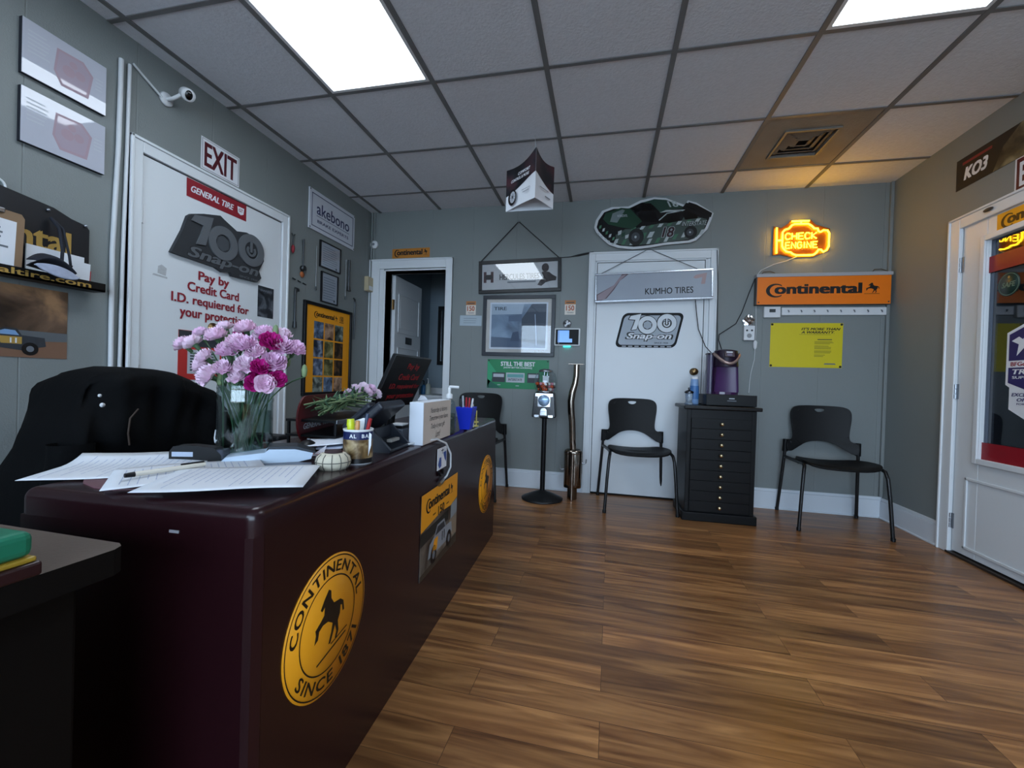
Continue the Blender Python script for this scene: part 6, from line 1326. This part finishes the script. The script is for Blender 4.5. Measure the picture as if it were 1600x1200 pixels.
# wooden block with the scripted saying
t = ondesk('block_sign', 'white edged wooden block sign with a handwritten saying', 'sign', -.637, 1.515, DESK_A)
BW = mat('block face cream', '#cfc4ba', .6, vary=(14, .05))
b = MB(); b.box(-.030, .022, -.148, .148, 0, .150, mat('block edge white', '#dde4ee', .5)); b.build('block', t, .002)
Mb = fr((0, 1, 0), (0, 0, 1), (1, 0, 0), (.0222, 0, .075)); b = MB(); b.rect(0, 0, .292, .147, .0003, BW, Mb); b.build('front_face', t)
b = MB(); SC = mat('script ink', '#35302f', .7)
for s_, cy, w_, cx in (('Yesterday is history,', .040, .18, .01), ('Tomorrow is your future,', .012, .20, .01), ('Today is your gift', -.018, .15, .0), ('Lord', -.048, .05, .0)): b.text(s_, cx, cy, w_, .024, .0008, SC, .45, 0, Mb)
b.build('lettering', t)
b = MB(); b.add([(-.02, -.02, .150), (.0, .03, .150), (-.005, .012, .166), (-.01, -.012, .170)], [(0, 1, 2, 3)], PAPER); t2 = ondesk('tissue', 'white crumpled tissue poking up behind the block sign', 'tissue', -.665, 1.50); b.build('sheet', t2, solid=.001)
# sanitiser, pens, blue cup, yellow wire holder
t = ondesk('sanitizer_bottle', 'clear pump bottle of sanitizer between block sign and blue cup', 'bottle', -.655, 1.735)
b = MB(); b.lathe([(0, 0), (.028, 0), (.030, .01), (.030, .115), (.022, .138), (.012, .146), (.012, .155)], glass_mat('bottle plastic', (.80, .86, .90), .05, 1.45), 20, cap1=False); b.build('bottle_body', t)
b = MB(); b.lathe([(0, .002), (.0275, .002), (.0275, .085), (0, .085)], glass_mat('sanitizer gel', (.75, .80, .72), .05, 1.3), 20); b.build('gel', t)
b = MB(); b.lathe([(.014, .150), (.014, .168), (.006, .172), (.006, .198), (0, .198)], PLWHITE, 14); b.tube([(-.004, 0, .200), (.012, .010, .200), (.036, .018, .199)], .006, PLWHITE, 8); b.build('pump', t)
t = ondesk('pen_cup', 'bright blue tapered pen cup on the far desk edge', 'pen holder', -.632, 1.905, DESK_A)
BLU = mat('bright blue plastic', '#1530c4', .4)
b = MB(); b.add([(sx_ * w_, sy_ * w_, z) for z, w_ in ((0, .024), (.105, .041), (.105, .038), (.004, .021)) for sx_, sy_ in ((-1, -1), (1, -1), (1, 1), (-1, 1))], [(0, 3, 2, 1), (12, 13, 14, 15)] + [(k * 4 + i, k * 4 + (i + 1) % 4, k * 4 + 4 + (i + 1) % 4, k * 4 + 4 + i) for k in range(3) for i in range(4)], BLU); b.build('cup_body', t, .002)
for k, (c_, lab, b0, t0) in enumerate((('#a81e2c', 'red pen in the blue cup, left of the other red', (.0, -.005), (.004, -.02, .150)), ('#b3303a', 'red pen in the blue cup, right of the other red', (.004, .004), (.014, .0, .148)), ('#d9dde2', 'white pen in the bright blue cup', (.008, .008), (.024, .022, .145)), ('#b9c3cf', 'grey pen leaning toward the pump bottle in blue cup', (-.008, -.01), (-.006, -.045, .158)), ('#23272f', 'black pen at the back of the blue cup', (-.01, .0), (-.028, -.012, .142)))):
    t = thing('pen', lab, 'pen', (-.632, 1.905, ZT), DESK_A, 'pens in the blue cup'); m_ = mat('pen ' + c_, c_, .35); e0 = Vector((b0[0], b0[1], .006)); e1 = Vector(t0)
    b = MB(); b.tube([e0, e0.lerp(e1, .84)], .0045, m_, 8); b.build('barrel', t); b = MB(); b.tube([e0.lerp(e1, .84), e1], [.005, .0042], m_, 8); b.build('cap', t)
t = ondesk('wire_holder', 'yellow wire paper holder beside the bright blue cup', 'holder', -.640, 2.035, math.radians(15))
YW = mat('pale yellow wire', '#c9bd6a', .4)
b = MB(); b.lathe([(0, 0), (.030, 0), (.030, .004), (0, .005)], YW, 20)
for k in range(3): x = -.018 + .018 * k; b.tube([(x, -.012, .004), (x, -.012, .070 + .03 * (k == 1)), (x, -.002, .078 + .03 * (k == 1)), (x, .010, .070 + .03 * (k == 1)), (x, .010, .004)], .0025, YW, 6)
b.tube([(.028 * cos(a), .028 * sin(a), .022) for a in [2 * PI * q / 20 for q in range(20)]], .0025, YW, 6, close=True); b.build('wire_frame', t)
t = ondesk('white_clip', 'tall white clip standing in front of yellow wire holder', 'clip', -.632, 1.985); b = MB(); b.tube([(0, 0, 0), (0, 0, .07), (.004, .006, .115), (.008, .010, .07), (.008, .010, 0)], .003, PLWHITE, 6); b.build('clip_wire', t)
# charging cord over the desk front
P0 = DESK_N
def dp(u, v, off): return DESK_N + DD * u + DO * off + Vector((0, 0, v))
t = thing('charging_cord', 'white charging cord looping over the desk front by the card', 'cord', (0, 0, 0))
b = MB(); b.tube([dp(.70, .726, -.06), dp(.78, .728, -.025), dp(.86, .729, .004), dp(.93, .705, .016), dp(.985, .655, .018), dp(.995, .60, .016), dp(.955, .572, .014), dp(.925, .566, .012)], .0038, CORD_W, 8); b.build('cord', t)
b = MB(); b.tube([dp(.925, .566, .012), dp(.905, .560, .010), dp(.885, .556, .008)], [.006, .010, .010], STEEL, 10); b.build('plug', t)
tag(MB().tube([dp(.89, .60, .004), dp(.90, .585, .006), dp(.93, .583, .006), dp(.94, .60, .004)], .005, PLBLACK, 8).build('binder_clip'), 'small black clip under the white card on desk front', 'clip')
# small receipt printer items beside the phone
t = ondesk('small_speaker', 'small grey gadget with a white lid behind the block sign', 'gadget', -.735, 1.43, math.radians(5))
b = MB(); b.box(-.03, .03, -.03, .03, 0, .05, mat('gadget grey', '#565c66', .5)); b.build('gadget_body', t, .005); b = MB(); b.box(-.02, .028, -.028, .028, .0505, .060, PLBLACK); b.box(-.02, .028, -.028, .028, .060, .066, PLWHITE); b.build('lid', t, .002)
